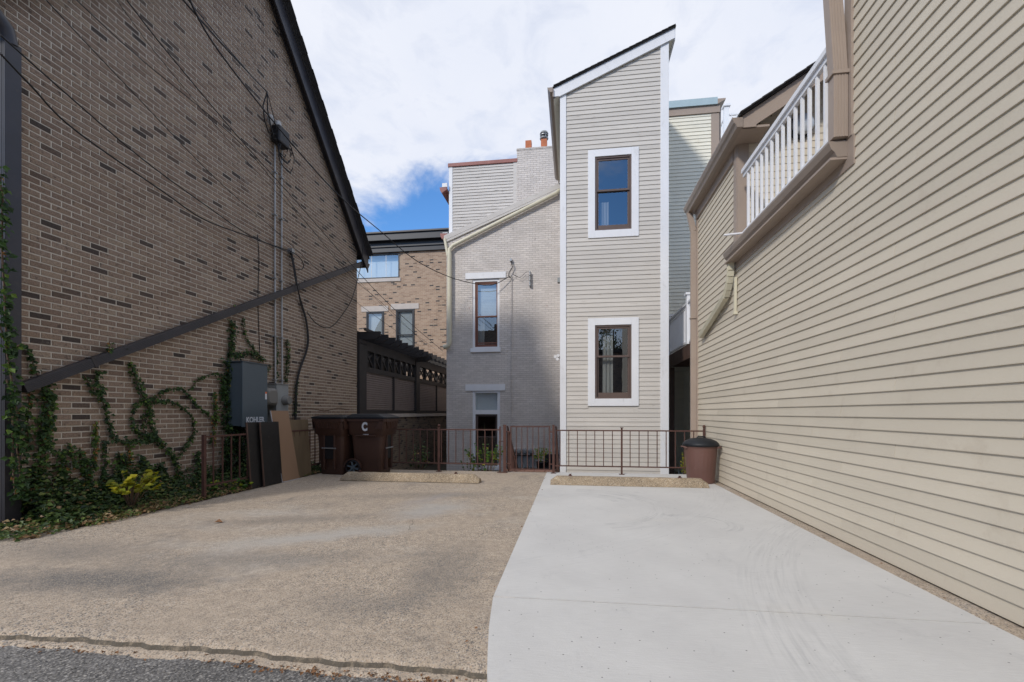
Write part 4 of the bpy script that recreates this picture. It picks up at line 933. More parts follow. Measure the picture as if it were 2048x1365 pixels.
# =================================================================== RIGHT BEIGE HOUSE
RX = 2.415; YF = 9.39; YB1 = 7.12; YB0 = 4.41; ZB = 3.46; ZE = 5.12
bh = thing('beige_house', 'long beige clapboard house wall with inset balcony along the right side', 'house', (RX, 5, 0))
MB().box(RX, RX+5, -2.0, YB0-.02, .02, 6.4).build('wall', M['siding_r'], bh)
MB().box(RX, RX+5, YB0-.02, YF, .02, ZB-.05).build('lower_wall', M['siding_r'], bh)
MB().prism([(RX, ZB-.05), (RX+5, ZB-.05), (RX+5, ZE+3.0), (RX+4.9, ZE+3.0), (RX, ZE)], 'Y', YB1, YF).build('upper_wall', M['siding_r'], bh)
boards(bh, 'X-', RX, -2.0, YF-.09, .012, ZB-.08, e, M['siding_r'], .0165)
nz = .012 + e*math.ceil((ZB-.08-.012)/e)
boards(bh, 'X-', RX, -2.0, YB0-.10, nz, 6.4, e, M['siding_r'], .0165)
boards(bh, 'X-', RX, YB1+.13, YF-.09, nz, ZE-.12, e, M['siding_r'], .0165)
boards(bh, 'Y', YB1, RX+.13, RX+3, ZB+.12, ZE+1.6, e, M['siding_r'], .014, (), 9, lambda z: (max(RX+.13, RX+(z-ZE)/.62-.17), RX+3.2))
MB().box(RX-.032, RX+.03, YF-.09, YF+.02, .02, ZE).build('corner_board', M['taupe'], bh)
MB().box(RX-.032, RX-.001, YB1+.0, YB1+.13, ZB+.10, ZE).build('corner_board', M['taupe'], bh)
MB().box(RX-.024, RX+.13, YB1-.024, YB1, ZB+.10, ZE+.05).build('corner_board', M['taupe'], bh)
MB().box(RX-.032, RX+.10, YB0-.10, YB0, ZB+.12, 6.4).build('corner_board', M['taupe'], bh)
MB().box(RX-.05, RX+5, YB0, YB1-.03, ZB-.04, ZB+.06).build('balcony_floor', M['taupe'], bh)
MB().box(RX-.0235, RX+.02, YB0-.12, YB1+.25, ZB-.14, ZB+.12).build('fascia', M['taupe'], bh)
gpx = [(RX-.024-p[0], ZB-.03+p[1]) for p in gutter_profile(.15, .15)]
MB().prism(gpx, 'Y', YB0-.03, YB1+.16).build('balcony_gutter', M['tgutter'], bh)
MB().box(RX-.16, RX-.024, YB0-.025, YB1+.15, ZB-.05, ZB-.03).build('gutter_soffit', M['taupe'], bh)
# balcony railing
rl = MB().box(RX-.045, RX+.045, YB0, YB1-.22, 4.585, 4.64).build('railing', M['rail_white'], bh)
MB().box(RX-.02, RX+.02, YB0, YB1-.22, 4.53, 4.585).build('under_rail', M['rail_white'], rl); MB().box(RX-.025, RX+.025, YB0, YB1-.22, 3.70, 3.76).build('bottom_rail', M['rail_white'], rl)
yy = YB0+.06
while yy < YB1-.24: MB().box(RX-.015, RX+.015, yy-.015, yy+.015, 3.76, 4.53).build('baluster', M['rail_white'], rl); yy += .152
MB().box(RX-.05, RX+.04, YB0, YB1-.2, ZB+.10, ZB+.19).build('curb', M['rail_white'], bh)
# downspout dropping on to the balcony gutter
dn = MB(); ribbed(dn, (RX-.095, YB0-.02, ZB+.13), (RX-.095, YB0-.02, 4.15), .09, .115, (1,0,0), 4); ribbed(dn, (RX-.095, YB0-.02, 4.15), (RX-.20, YB0+.03, 6.4), .09, .115, (1,0,0), 4)
dno = dn.build('downspout', M['taupe'], bh); MB().box(RX-.17, RX-.02, YB0-.08, YB0+.04, 4.14, 4.17).build('strap', M['taupe'], dno)
# far volume eave: gutter, soffit, roof with rake rising to the right
gx = RX-.10
MB().prism([(gx-p[0], ZE+.0+p[1]) for p in gutter_profile(.14, .14)], 'Y', 6.66, YF+.12).build('eave_gutter', M['tgutter'], bh)
MB().box(gx, RX+.0, 6.7, YF+.1, ZE-.0, ZE+.03).build('soffit', M['taupe'], bh); MB().box(RX, RX+.26, 6.7, YB1-.026, ZE-.0, ZE+.03).build('eave_return', M['taupe'], bh)
MB().box(RX-.045, RX-.0, YB1+.13, YF-.02, ZE-.16, ZE-.002).build('frieze_board', M['taupe'], bh)
def rz(x): return ZE+.16 + (x - gx)*.62
MB().prism([(gx, rz(gx)-.16), (gx, rz(gx)), (RX+3.4, rz(RX+3.4)), (RX+3.4, rz(RX+3.4)-.24), (RX+.08, rz(RX+.08)-.24), (RX+.08, rz(gx)-.16)], 'Y', 6.68, 6.72).build('rake_board', M['taupe'], bh)
MB().prism([(gx+.02, rz(gx)-.06), (RX+3.4, rz(RX+3.4)-.08), (RX+3.4, rz(RX+3.4)-.05), (gx+.02, rz(gx)-.04)], 'Y', 6.72, YB1).build('rake_soffit', M['taupe'], bh)
ro = MB().prism([(gx-.06, rz(gx)-.02), (RX+3.4, rz(RX+3.4)+.005), (RX+3.4, rz(RX+3.4)+.04), (gx-.06, rz(gx)+.015)], 'Y', 6.64, YF+.1).build('roof', M['shingle'], bh)
x = gx-.05
while x < RX+1.6: MB().beam((x, 6.72, rz(x)+.045), (x+.15, 6.72, rz(x+.15)+.038), .24, .014, (0,0,1)).build('shingle', M['shingle'], ro); x += .14
MB().prism([(RX-.3, 6.45), (RX+5, 6.45), (RX+5, 6.6), (RX-.3, 6.6)], 'Y', -2.2, YB0+.2).build('near_roof', M['shingle'], bh)
# corner downspout far
dn = MB(); dn.beam((RX-.03-.05, YF+.0, 0), (RX-.08, YF+.0, 4.75), .10, .075, (0,1,0)); dn.beam((RX-.08, YF, 4.75), (RX-.15, YF+.02, 5.12), .10, .075, (0,1,0))
dno = dn.build('far_downspout', M['taupe'], bh)
MB().box(RX-.14, RX-.01, YF-.06, YF+.05, 3.02, 3.045).build('strap', M['taupe'], dno)
# cream leader from balcony gutter to the far downspout
pA = Vector((RX-.085, YB1+.10, ZB-.04)); pts = [pA, pA+Vector((0,0,-.12)), pA+Vector((0,.02,-.20)), pA+Vector((0,.06,-.28)), pA+Vector((0,.12,-.36)), pA+Vector((0,.20,-.44)), onX(1402, 672, RX-.07)]
ld_ = MB(); 
for i in range(len(pts)-1): ribbed(ld_, pts[i], pts[i+1], .075, .10, (0, .3, 1) if i > 1 else (0,1,0), 3)
ld_.build('cream_leader', M['cream'], bh)
q0 = onX(1471, 555, RX-.04); q1 = onX(1470, 624, RX-.04)
vp = MB().beam(q0, q1, .035, .035, (0,1,0)).build('vent_pipe', M['cream'], bh); MB().box(q1.x-.03, q1.x+.03, q1.y-.03, q1.y+.03, q1.z-.04, q1.z+.0).build('pipe_foot', M['cream'], vp)
q = onX(1495, 465, RX-.02); MB().tube([(q.x+.1, q.y, q.z), (q.x-.30, q.y+.04, q.z-.01)], .016, 8).build('stub_pipe', M['silverwhite'], bh)
o = poly_wire([(q.x-.02, q.y+.1, q.z-.02), (q.x-.10, q.y+.16, q.z-.08), (q.x-.13, q.y+.20, q.z-.16), (q.x-.08, q.y+.24, q.z-.19), (q.x-.02, q.y+.3, q.z-.14)], .010, None, 'cable_loop'); o.parent = bh; o.location = -BASE[bh.name]
lp = onY(1608, 246, YB1-.10)
lt = MB().lathe([(.01, 0), (.12, .02), (.15, .06), (.15, .09)], 0, 0, 20)
lt.v = [(lp.x+v[0], YB1-.15+v[2], lp.z+v[1]) for v in lt.v]; lto = lt.build('wall_lamp', M['glass_lamp'], bh)
rings = [[(lp.x-.02+r_*math.cos(2*math.pi*k/20), y_, lp.z-.02+r_*math.sin(2*math.pi*k/20)) for k in range(20)] for y_, r_ in ((YB1-.06,.17),(YB1-.016,.17))]
MB().loft(rings).build('lamp_ring', M['black'], lto)

# =================================================================== BRICK TOWNHOUSE BEHIND
NY = 20.9
nb = thing('brick_townhouse', 'tan brick townhouse with black cornice seen in the gap between houses', 'house', (-6.5, NY, YARD))
def nx(px_): return onY(px_, 600, NY).x
def nz_(py_, px_=800): return onY(px_, py_, NY).z
wa = (nx(716)-1.1, nx(799), nz_(556), nz_(506)); wb1 = (nx(733), nx(768), nz_(700), nz_(622)); wb2 = (nx(792), nx(829), nz_(700), nz_(619))
zc = nz_(490)
g = MB(); holed(g, 'Y', NY, NY+.25, -13, -3.2, YARD, zc, [wa, wb1, wb2]); g.build('wall', M['brick_nb'], nb)
MB().box(-13, -3.2, NY-.12, NY-.002, nz_(505), nz_(496)).build('frieze', M['navy'], nb)
MB().box(-13, -3.2, NY-.18, NY+.3, nz_(496)+.002, nz_(486)).build('frieze_upper', M['navy'], nb)
MB().box(-13, -3.2, NY-.42, NY+.3, nz_(486)+.002, nz_(473)).build('cornice', M['navy'], nb)
MB().box(-13, -3.2, NY-.50, NY+6, nz_(473)+.002, nz_(470)).build('roof_edge', M['dark'], nb)
sash_window(nb, *wb1, NY-.02, M['navy'], split=.36, fw=.12, blind=(wb1[0]+.05, wb1[1]-.05, wb1[2], wb1[3]), bottom_rail=.06)
sash_window(nb, *wb2, NY-.02, M['navy'], split=.36, fw=.12, blind=(wb2[0]+.05, wb2[1]-.05, wb2[2], wb2[3]), bottom_rail=.06)
for w_ in (wb1, wb2): MB().box(w_[0]-.25, w_[1]+.22, NY-.03, NY-.001, w_[3]+.0, w_[3]+.26).build('lintel', M['stone'], nb)
f = MB(); ring(f, *wa, .06, NY-.01, NY+.1); wo_ = f.build('window', M['navy'], nb)
MB().add([(wa[0], NY+.05, wa[2]), (wa[1], NY+.05, wa[2]), (wa[1], NY+.05, wa[3]), (wa[0], NY+.05, wa[3])], [(0,1,2,3)]).build('pane', M['glass'], wo_, fix=False)
MB().box(wa[0], wa[1], NY+.3, NY+.32, wa[2], wa[3]).build('shade', M['blind'], wo_)
for fx in (.35, .55, .78): MB().box(wa[0]+(wa[1]-wa[0])*fx, wa[0]+(wa[1]-wa[0])*fx+.02, NY+.04, NY+.06, wa[2], wa[3]).build('muntin', M['silverwhite'], wo_)
MB().box(wa[0]-.1, wa[1]+.06, NY-.04, NY-.001, wa[2]-.16, wa[2]).build('sill', M['stone'], nb)

# =================================================================== GARDEN WALL AND PERGOLA
PX = -5.60
gw = thing('garden_wall', 'low brown brick garden wall with stone cap under the black pergola', 'wall', (PX, 16, YARD))
MB().box(PX-.3, PX, 11.32, 20.8, YARD, 1.03).build('wall', M['brick_low'], gw)
MB().box(PX-.34, PX+.05, 11.32, 20.8, 1.03, 1.135).build('stone_cap', M['stone'], gw)
pg = thing('pergola', 'black timber pergola with lattice panels and crossed braces on the garden wall', 'pergola', (PX, 15, 1.14))
PE = onX(833, 760, PX).y; P2 = 20.6
def pbox(name, y0, y1, z0, z1, x0=PX-.12, x1=PX, m='blacktrellis'): return MB().box(x0, x1, y0, y1, z0, z1).build(name, M[m], pg)
pbox('post', 11.34, 11.75, 1.14, 3.0); pbox('post', PE-.1, PE+.28, 1.14, 3.0, PX-.14, PX+.03); pbox('post', P2-.2, P2, 1.14, 3.0)
pbox('bottom_rail', 11.75, PE-.1, 1.14, 1.24); pbox('bottom_rail', PE+.28, P2-.2, 1.14, 1.24)
for y0, y1 in ((11.75, PE-.1), (PE+.28, P2-.2)):
    pbox('middle_rail', y0, y1, 2.28, 2.42); pbox('upper_rail', y0, y1, 2.86, 3.02)
    n = 8 if y1 < 17 else 6; w = (y1-y0)/n
    for i in range(n):
        a = y0+i*w; b = a+w
        pbox('stile', a, a+.07, 2.42, 2.86)
        for s_ in (0, 1):
            za, zb3 = (2.44, 2.84) if s_ else (2.84, 2.44)
            MB().beam((PX-.05-.02*s_, a+.07, za), (PX-.05-.02*s_, b, zb3), .035, .05, (0,0,1)).build('cross_brace', M['blacktrellis'], pg)
    ym = (y0+y1)/2; pbox('mullion', ym-.04, ym+.04, 1.24, 2.28)
    for a, b in ((y0+.003, ym-.043), (ym+.043, y1-.003)):
        lat = MB(); yy = a+.02
        while yy < b-.02: lat.box(PX-.07, PX-.055, yy, yy+.035, 1.242, 2.278); yy += .062
        zz_ = 1.27
        while zz_ < 2.27: lat.box(PX-.054, PX-.04, a, b, zz_, zz_+.03); zz_ += .062
        lat.build('lattice_panel', M['lattice'], pg)
pbox('beam', 11.34, 20.6, 3.02, 3.12, PX-.06, PX-.01)
yy = 11.5
while yy < 20.3:
    rf_ = MB().prism([(PX-2.4, 3.13), (PX+.36, 3.13), (PX+.50, 3.22), (PX+.50, 3.33), (PX-2.4, 3.33)], 'Y', yy, yy+.06).build('rafter', M['blacktrellis'], pg); yy += .50
for xx in (PX-.9, PX-.3, PX+.12):
    MB().box(xx, xx+.05, 11.34, 20.5, 3.332, 3.40).build('batten', M['blacktrellis'], pg)
MB().prism([(PX-.9, 3.0), (PX+.35, 3.0), (PX+.55, 3.14), (PX+.55, 3.28), (PX-.9, 3.28)], 'Y', PE+.02, PE+.16).build('cross_beam', M['blacktrellis'], pg)
MB().box(PX-2.40, PX-2.34, 11.34, 20.6, 1.0, 3.3).build('added_dark_backing', M['blacktrellis'], pg)  # black sheet added behind the pergola to darken the gaps between braces
MB().box(-12, PX-2.3, 11.34, 20.8, YARD, 1.0).build('planter_mass', M['brick_low'], gw)

# =================================================================== IRON FENCES AND GATE
FYN = 8.75; bar = .0075
def post(parent, x, y, h=.9, r=.022, ball=True, nm='post'):
    m = MB(); m.box(x-r, x+r, y-r, y+r, 0, h); m.box(x-.05, x+.05, y-.05, y+.05, .0, .012); m.build(nm, M['iron'], parent)
    if ball:
        b = MB(); b.lathe([(.006, h), (.024, h+.012), (.030, h+.032), (.022, h+.052), (.004, h+.062)], x, y, 12); b.build('finial', M['iron'], parent)
def fence_x(parent, y, x0, x1, zt, zbm, sp, skip=()):
    MB().box(x0, x1, y-.012, y+.012, zt-.024, zt).build('top_rail', M['iron'], parent); MB().box(x0, x1, y-.012, y+.012, zbm, zbm+.022).build('bottom_rail', M['iron'], parent)
    x = x0+sp*.6
    while x < x1-.03:
        if all(abs(x-q) > .035 for q in skip): MB().box(x-bar, x+bar, y-bar, y+bar, zbm+.022, zt-.024).build('baluster', M['iron'], parent)
        x += sp
xa = -4.91; xg0 = onY(1001, 900, FYN).x; xg1 = onY(1107, 900, FYN).x; xp = onY(878, 900, FYN).x
f1 = thing('iron_fence', 'rusty brown iron railing along the pad edge between the carts and the gate', 'fence', (-3, FYN, 0), 'rusty iron railings round the parking pad')
fence_x(f1, FYN, xa+.03, xg0-.02, .845, .155, .146, (xp,)); post(f1, xp, FYN, .88); post(f1, xg0-.01, FYN, .90, .014, False); post(f1, xa, FYN, .88)
f2 = thing('iron_fence', 'rusty brown iron railing in front of the tower ending at the beige house', 'fence', (1, FYN, 0), 'rusty iron railings round the parking pad')
xm2 = onY(1243.5, 900, FYN).x
fence_x(f2, FYN, xg1+.03, RX-.07, .84, .14, .163, (xm2,)); post(f2, xm2, FYN, .88, .016, False); post(f2, RX-.05, FYN, .88, .018)
MB().box(xm2-.03, xm2+.03, FYN-.03, FYN+.03, .88, .89).build('post_cap', M['iron'], f2)
f3 = thing('iron_fence', 'short rusty iron railing among the ivy left of the leaning boards', 'fence', (xa, 6, 0), 'rusty iron railings round the parking pad')
y0f, y1f = 5.48, 8.72
MB().box(xa-.012, xa+.012, y0f, y1f, .83, .854).build('top_rail', M['iron'], f3); MB().box(xa-.012, xa+.012, y0f, y1f, .17, .192).build('bottom_rail', M['iron'], f3)
post(f3, xa, y0f, .87, .02, False)
yy = y0f+.16
while yy < y1f: MB().box(xa-bar, xa+bar, yy-bar, yy+bar, .192, .83).build('baluster', M['iron'], f3); yy += .165
gt = thing('iron_gate', 'rusty iron gate between two posts at the head of the steps', 'gate', ((xg0+xg1)/2, FYN, 0))
post(gt, xg0+.085, FYN, .935, .028, False, 'gate_post'); post(gt, xg1, FYN, .935, .022, False, 'gate_post')
ga, gb = xg0+.20, xg1-.075
for x in (ga, gb): MB().box(x-.012, x+.012, FYN+.01, FYN+.034, .06, .91).build('gate_stile', M['iron'], gt)
MB().box(ga, gb, FYN+.012, FYN+.032, .886, .91).build('top_rail', M['iron'], gt); MB().box(ga, gb, FYN+.012, FYN+.032, .06, .082).build('bottom_rail', M['iron'], gt)
for i in range(6):
    x = ga+(gb-ga)*(i+1)/7; MB().box(x-bar, x+bar, FYN+.014, FYN+.030, .082, .886).build('baluster', M['iron'], gt)
for z_ in (.17, .79):
    MB().tube([(gb, FYN, z_), (gb+.03, FYN-.01, z_+.012), (gb+.06, FYN, z_)], .012, 8).build('hinge', M['iron'], gt)
    MB().tube([(xg0+.10, FYN, z_), (xg0+.14, FYN-.01, z_+.012), (xg0+.19, FYN, z_)], .012, 8).build('latch', M['iron'], gt)
MB().box(xg0-.01, xg0+.085, FYN-.008, FYN+.008, .60, .615).build('tie_bar', M['iron'], gt)
for xs2, lab in ((xg0+.13, 'left rusty handrail descending the steps behind the gate'), (xg1+.045, 'right rusty handrail descending the steps beside the tower')):
    hr = thing('stair_rail', lab, 'handrail', (xs2, 9, 0), 'handrails of the steps')
    ya, yb, za2, zb2 = FYN+.05, 10.5, .90, -.16
    MB().beam((xs2, ya, za2), (xs2, yb, zb2), .03, .022).build('top_rail', M['iron'], hr)
    MB().beam((xs2, ya, .10), (xs2, yb, zb2-.78), .02, .02).build('bottom_rail', M['iron'], hr)
    n = 13
    for i in range(n+1):
        t = i/n; y = ya+(yb-ya)*t; MB().box(xs2-.009, xs2+.009, y-.009, y+.009, .10+(zb2-.78-.10)*t, za2+(zb2-za2)*t).build('baluster', M['iron'], hr)

# =================================================================== WHEEL STOPS
def wheel_stop(x0, x1, y, lab, rot=0):
    o = thing('wheel_stop', lab, 'wheel stop', ((x0+x1)/2, y, 0), 'concrete wheel stops')
    n = 24; rings = []
    L_ = x1-x0
    for i in range(n+1):
        t = i/n; x = x0+L_*t; ed = min(t, 1-t)*L_
        hh = .14*min(1, .5+ed/.08) if ed < .04 else .14
        wob = .003*math.sin(t*37)+.002*math.sin(t*83)
        w = .095
        rings.append([(x, y-w-.02+wob, .008), (x, y-w-.005+wob, hh*.35), (x, y-w+.035+wob, hh*.85), (x, y-w+.06, hh), (x, y+w-.06, hh+wob*.5), (x, y+w-.035, hh*.85), (x, y+w+.02, .008)])
    MB().loft(rings, True, True, False).build('body', M['stop'], o)
    for fx in (.13, .83):
        x = x0+L_*fx
        m = MB(); m.lathe([(.012, .13), (.012, .16), (.022, .162), (.02, .172)], x, y, 8); m.build('pin', M['iron'], o)
        MB().lathe([(.035, .1405), (.03, .150), (.016, .154)], x, y, 10).build('washer', M['iron'], o)
    return o
wheel_stop(-3.98, -1.55, 7.44, 'sandy concrete wheel stop on the brown aggregate pad in front of the carts')
wheel_stop(-.377, 2.06, 7.44, 'sandy concrete wheel stop on the pale concrete driveway beside the brown can')

# =================================================================== CARTS
def cart(lab, letter, loc, rot, lidtilt):
    o = thing('trash_cart', lab, 'trash cart', (0,0,0), 'brown wheeled trash carts')
    Sx = [(0.00,.235,.245,.05),(.03,.25,.26,.06),(.70,.285,.31,.07),(.735,.285,.315,.07),(.78,.315,.355,.06),(1.00,.325,.375,.06),(1.02,.325,.375,.06)]
    MB().loft([rrect(0, 0, hx, hy, r, z+.0, 5) for z, hx, hy, r in Sx], True, False, True).build('body', M['cart'], o)
    MB().loft([rrect(0, 0, .335, .385, .06, 1.0, 5), rrect(0, 0, .352, .402, .06, 1.005, 5), rrect(0, 0, .352, .402, .06, 1.05, 5), rrect(0, 0, .335, .385, .06, 1.055, 5)], True, True, False).build('rim', M['cart'], o)
    # front skirt scoop (front = -Y)
    MB().add([(-.30,-.404,1.03),(.30,-.404,1.03),(.20,-.382,.87),(-.20,-.382,.87),(-.30,-.37,1.03),(.30,-.37,1.03),(.20,-.345,.87),(-.20,-.345,.87)], [(0,1,2,3),(3,2,6,7),(0,3,7,4),(1,5,6,2)]).build('front_skirt', M['cart'], o)
    for i in range(6):
        x = -.17+i*.068; MB().beam((x*1.2, -.406, 1.0), (x, -.385, .875), .010, .010, (0,1,0)).build('rib', M['cart'], o)
    # side skirts
    for sx2 in (-1, 1):
        MB().prism([(-.30, 1.03), (-.36, 1.03), (-.34, .86), (-.18, .86)], 'X', sx2*.335, sx2*.352).build('side_skirt', M['cart'], o)
        MB().beam((sx2*.318, .20, .74), (sx2*.325, -.20, .74), .03, .03).build('shoulder', M['cart'], o, bevel=.01)
    # catch bar recess
    MB().box(-.10, .10, -.315, -.275, .30, .74).build('front_recess', M['black'], o)
    MB().box(-.13, -.095, -.335, -.27, .10, .80).build('recess_side', M['cart'], o, bevel=.01); MB().box(.095, .13, -.335, -.27, .10, .80).build('recess_side', M['cart'], o, bevel=.01)
    MB().tube([(-.15, -.33, .50), (.15, -.33, .50)], .013, 8).build('catch_bar', M['steel'], o)
    # lid
    ld = [rrect(0, .0, .36, .41, .06, 1.058, 5), rrect(0, .0, .36, .41, .06, 1.085, 5), rrect(0, .03, .29, .30, .06, 1.115+lidtilt, 5), rrect(0, .05, .25, .24, .05, 1.125+lidtilt, 5)]
    lo = MB().loft(ld, True, True, False).build('lid', M['lid'], o, bevel=.008)
    MB().tube([(-.26, .45, 1.04), (.26, .45, 1.04)], .016, 8).build('handle', M['lid'], o)
    for x in (-.24, 0, .24): MB().box(x-.02, x+.02, .38, .46, 1.02, 1.06).build('hinge', M['cart'], o)
    # wheels
    MB().tube([(-.30, .25, .13), (.30, .25, .13)], .012, 8).build('axle', M['steel'], o)
    for sx2 in (-1, 1):
        x = sx2*.315; n = 28
        rr_ = [(x-.028,.118),(x-.028,.135),(x-.015,.145),(x+.015,.145),(x+.028,.135),(x+.028,.118)]
        ty = MB().loft([[(xx, .25+r_*math.cos(2*math.pi*k/n), .145+r_*math.sin(2*math.pi*k/n)) for k in range(n)] for xx, r_ in rr_]+[[(x-.028, .25+.118*math.cos(2*math.pi*k/n), .145+.118*math.sin(2*math.pi*k/n)) for k in range(n)]], False, False, True)
        wh_ = ty.build('wheel', M['black'], o)
        sp2 = MB()
        for a in range(6): sp2.beam((x, .25, .145), (x, .25+.12*math.cos(a*math.pi/3+.3), .145+.12*math.sin(a*math.pi/3+.3)), .03, .022, (1,0,0))
        sp2.tube([(x-.032, .25, .145), (x+.032, .25, .145)], .028, 12); sp2.build('spokes', M['kbox'], wh_)
        MB().prism([(.25+.17*math.cos(a), .145+.17*math.sin(a)) for a in [math.pi*(.02+.96*i/12) for i in range(13)]]+[(.25+.152*math.cos(a), .145+.152*math.sin(a)) for a in [math.pi*(.98-.96*i/12) for i in range(13)]], 'X', x-.04, x+.01).build('wheel_arch', M['cart'], o)
    if letter:
        text('C', .21, M['decal'], o, 'letter', (.3245, -.03, .90), (R(90), 0, R(90)), .72, .011)
        for i, (w_, z_) in enumerate(((.05, .765), (.075, .752), (.11, .742))):
            pass
    o.location = loc; o.rotation_euler = (0, 0, rot)
    return o
c1 = cart('brown wheeled trash cart facing the alley, nearer the leaning boards', False, (-4.50, 8.30, 0), R(-8), 0)
c2 = cart('brown wheeled trash cart with a white letter C on its side', True, (-3.83, 8.32, 0), R(90), .02)
# c2: front faces +X, so its +X side now faces... letter is on local +X; turn so that local +X looks at the camera
c2.rotation_euler = (0, 0, R(-90)+math.pi) if False else (0, 0, R(90))
for ch_ in c2.children:
    if ch_.name.startswith('letter'):
        ch_.location = (-.3262, .02, .90); ch_.rotation_euler = (R(90), 0, R(-90))
for i, (dy_, w_, z_) in enumerate(((.0, .10, .762), (-.012, .07, .752), (.01, .13, .742))):
    m = MB().box(-.3155-.012*(z_-.742)/.02, -.304, dy_-w_/2, dy_+w_/2, z_, z_+.006)
    q = m.build('number_line', M['decal'], c2)

# round brown can with black lid
cn = thing('garbage_can', 'round brown plastic can with black domed lid against the beige wall', 'garbage can', (2.09, 7.93, 0))
n = 48; rings = []
for z, r in ((.0,.205),(.02,.215),(.30,.232),(.58,.252),(.60,.262),(.625,.262),(.63,.255)):
    rings.append([(2.09+(r+(.0028 if (k % 2 and .02 < z < .55) else 0))*math.cos(2*math.pi*k/n), 7.93+(r+(.0028 if (k % 2 and .02 < z < .55) else 0))*math.sin(2*math.pi*k/n), z) for k in range(n)])
MB().loft(rings, True, True, False).build('body', M['can'], cn)
MB().lathe([(.262,.612),(.283,.616),(.286,.645),(.275,.665),(.24,.700),(.16,.735),(.08,.748),(.02,.752)], 2.09, 7.93, 40).build('lid', M['lid'], cn)
MB().tube([(2.02, 7.90, .742), (2.04, 7.90, .768), (2.14, 7.90, .768), (2.16, 7.90, .742)], .012, 8).build('lid_handle', M['lid'], cn)
for sg, a in ((-1, R(188)), (1, R(-25))):
    cx_, cy_ = 2.09+.25*math.cos(a), 7.93+.25*math.sin(a); d = Vector((math.cos(a), math.sin(a), 0)); tv = Vector((-d.y, d.x, 0)); p = Vector((cx_, cy_, .585))
    MB().tube([p+tv*.07, p+tv*.06+d*.055+Vector((0,0,.02)), p-tv*.06+d*.055+Vector((0,0,.02)), p-tv*.07], .011, 8).build('side_handle', M['can'], cn)

# leaning boards
tb = thing('leaning_board', 'tan hardboard sheet leaning against the railing, pale edge', 'board', (-4.82, 7.2, 0))
tp = [Vector((-4.80, 6.97, .01)), Vector((-4.80, 7.45, .01)), Vector((-4.935, 7.33, 1.20)), Vector((-4.935, 6.86, 1.20))]
nrm = Vector((1, 0, .11)).normalized()
MB().add([p for p in tp]+[p - nrm*.012 for p in tp], [(0,1,2,3),(7,6,5,4),(0,4,5,1),(1,5,6,2),(2,6,7,3),(3,7,4,0)]).build('sheet', M['tan'], tb)
ed = MB(); q = [tp[3]+Vector((.001,-.002,0)), tp[0]+Vector((.001,-.002,0)), tp[1]+Vector((.001,0,-.003))]
ed.beam(q[0], q[1], .006, .014, (1,0,0)); ed.beam(q[1], q[2], .006, .012, (0,0,1)); ed.build('edge', M['tanedge'], tb)
for (ya, yb, xb, m_, lab, hh) in ((6.28, 6.60, -4.84, 'dpanel', 'black framed panel leaning on the railing, furthest left', 1.02), (6.52, 6.98, -4.80, 'dpanel', 'black framed panel leaning half behind the tan sheet', 1.02), (7.30, 7.92, -4.86, 'ply', 'weathered brown plywood sheet leaning between the tan sheet and the carts', 1.04)):
    o = thing('plywood_sheet' if m_ == 'ply' else 'framed_sheet', lab, 'board', (xb, (ya+yb)/2, 0), 'sheets leaning on the railing')
    A4 = [Vector((xb, ya, .01)), Vector((xb, yb, .01)), Vector((xb-.06, yb-.02, hh)), Vector((xb-.06, ya-.02, hh))]; nn = Vector((1,0,.06)).normalized()
    MB().add(A4+[p-nn*.018 for p in A4], [(0,1,2,3),(7,6,5,4),(0,4,5,1),(1,5,6,2),(2,6,7,3),(3,7,4,0)]).build('sheet', M[m_], o)
    if m_ == 'dpanel':
        eg = MB(); eg.beam(A4[0]+Vector((.004,0,0)), A4[3]+Vector((.004,0,0)), .018, .018, (1,0,0)); eg.build('frame_edge', M['deckwood'], o)

# =================================================================== VEGETATION
def leaf(mb, p, nrm, up, s, fold=.25, rng=random):
    nrm = nrm.normalized(); up = (up - nrm*up.dot(nrm)).normalized(); sd_ = nrm.cross(up)
    a = p - up*s*.1; tip = p + up*s; l = p + up*s*.42 + sd_*s*.42 + nrm*s*fold; r = p + up*s*.42 - sd_*s*.42 + nrm*s*fold; m = p + up*s*.45
    mb.add([a, r, m, l, tip], [(0,1,2),(0,2,3),(1,4,2),(2,4,3)])
rv = random.Random(21)
def ivy(label, paths, cat='ivy', grp='ivy vines on the brick wall', density=1.0, X=-5.63):
    P0 = [Vector(onX(a[0], a[1], X)) for a in paths[0][0]]
    o = thing('ivy_vine', label, cat, tuple(P0[-1]), grp)
    stm = MB(); lv = MB()
    for pl, w, size, bright in paths:
        pts = [onX(a, b, X) for a, b in pl]
        stm.tube([p + Vector((.006, .012*math.sin(i_*2.1), 0)) for i_, p in enumerate(pts)], .006 if w < .05 else .009, 5)
        for i in range(len(pts)-1):
            a, b = pts[i], pts[i+1]; ln = (b-a).length; n = int(ln*w*4200*density/ (size/.04)**2)+int(ln*55)
            d = (b-a).normalized(); sd_ = Vector((1,0,0)).cross(d)
            for _ in range(n):
                t = rv.random(); off = rv.gauss(0, w*.5)
                p = a.lerp(b, t) + sd_*off + Vector((rv.random()**1.5*(.03+w*.35), 0, 0))
                up = Vector((rv.uniform(0,.4), rv.uniform(-1,1), rv.uniform(-1,.35)))
                nr = Vector((1, rv.uniform(-.7,.7), rv.uniform(-.2,.9)))
                lv.tone = min(.99, max(0, rv.gauss(bright, .24))) if rv.random() > .003 else 1.0
                leaf(lv, p, nr, up, size*rv.uniform(.45,1.45))
    stuff(stm.build('stems', M['bark'], o)); stuff(lv.build('leaves', M['ivy'], o, fix=False))
    return o
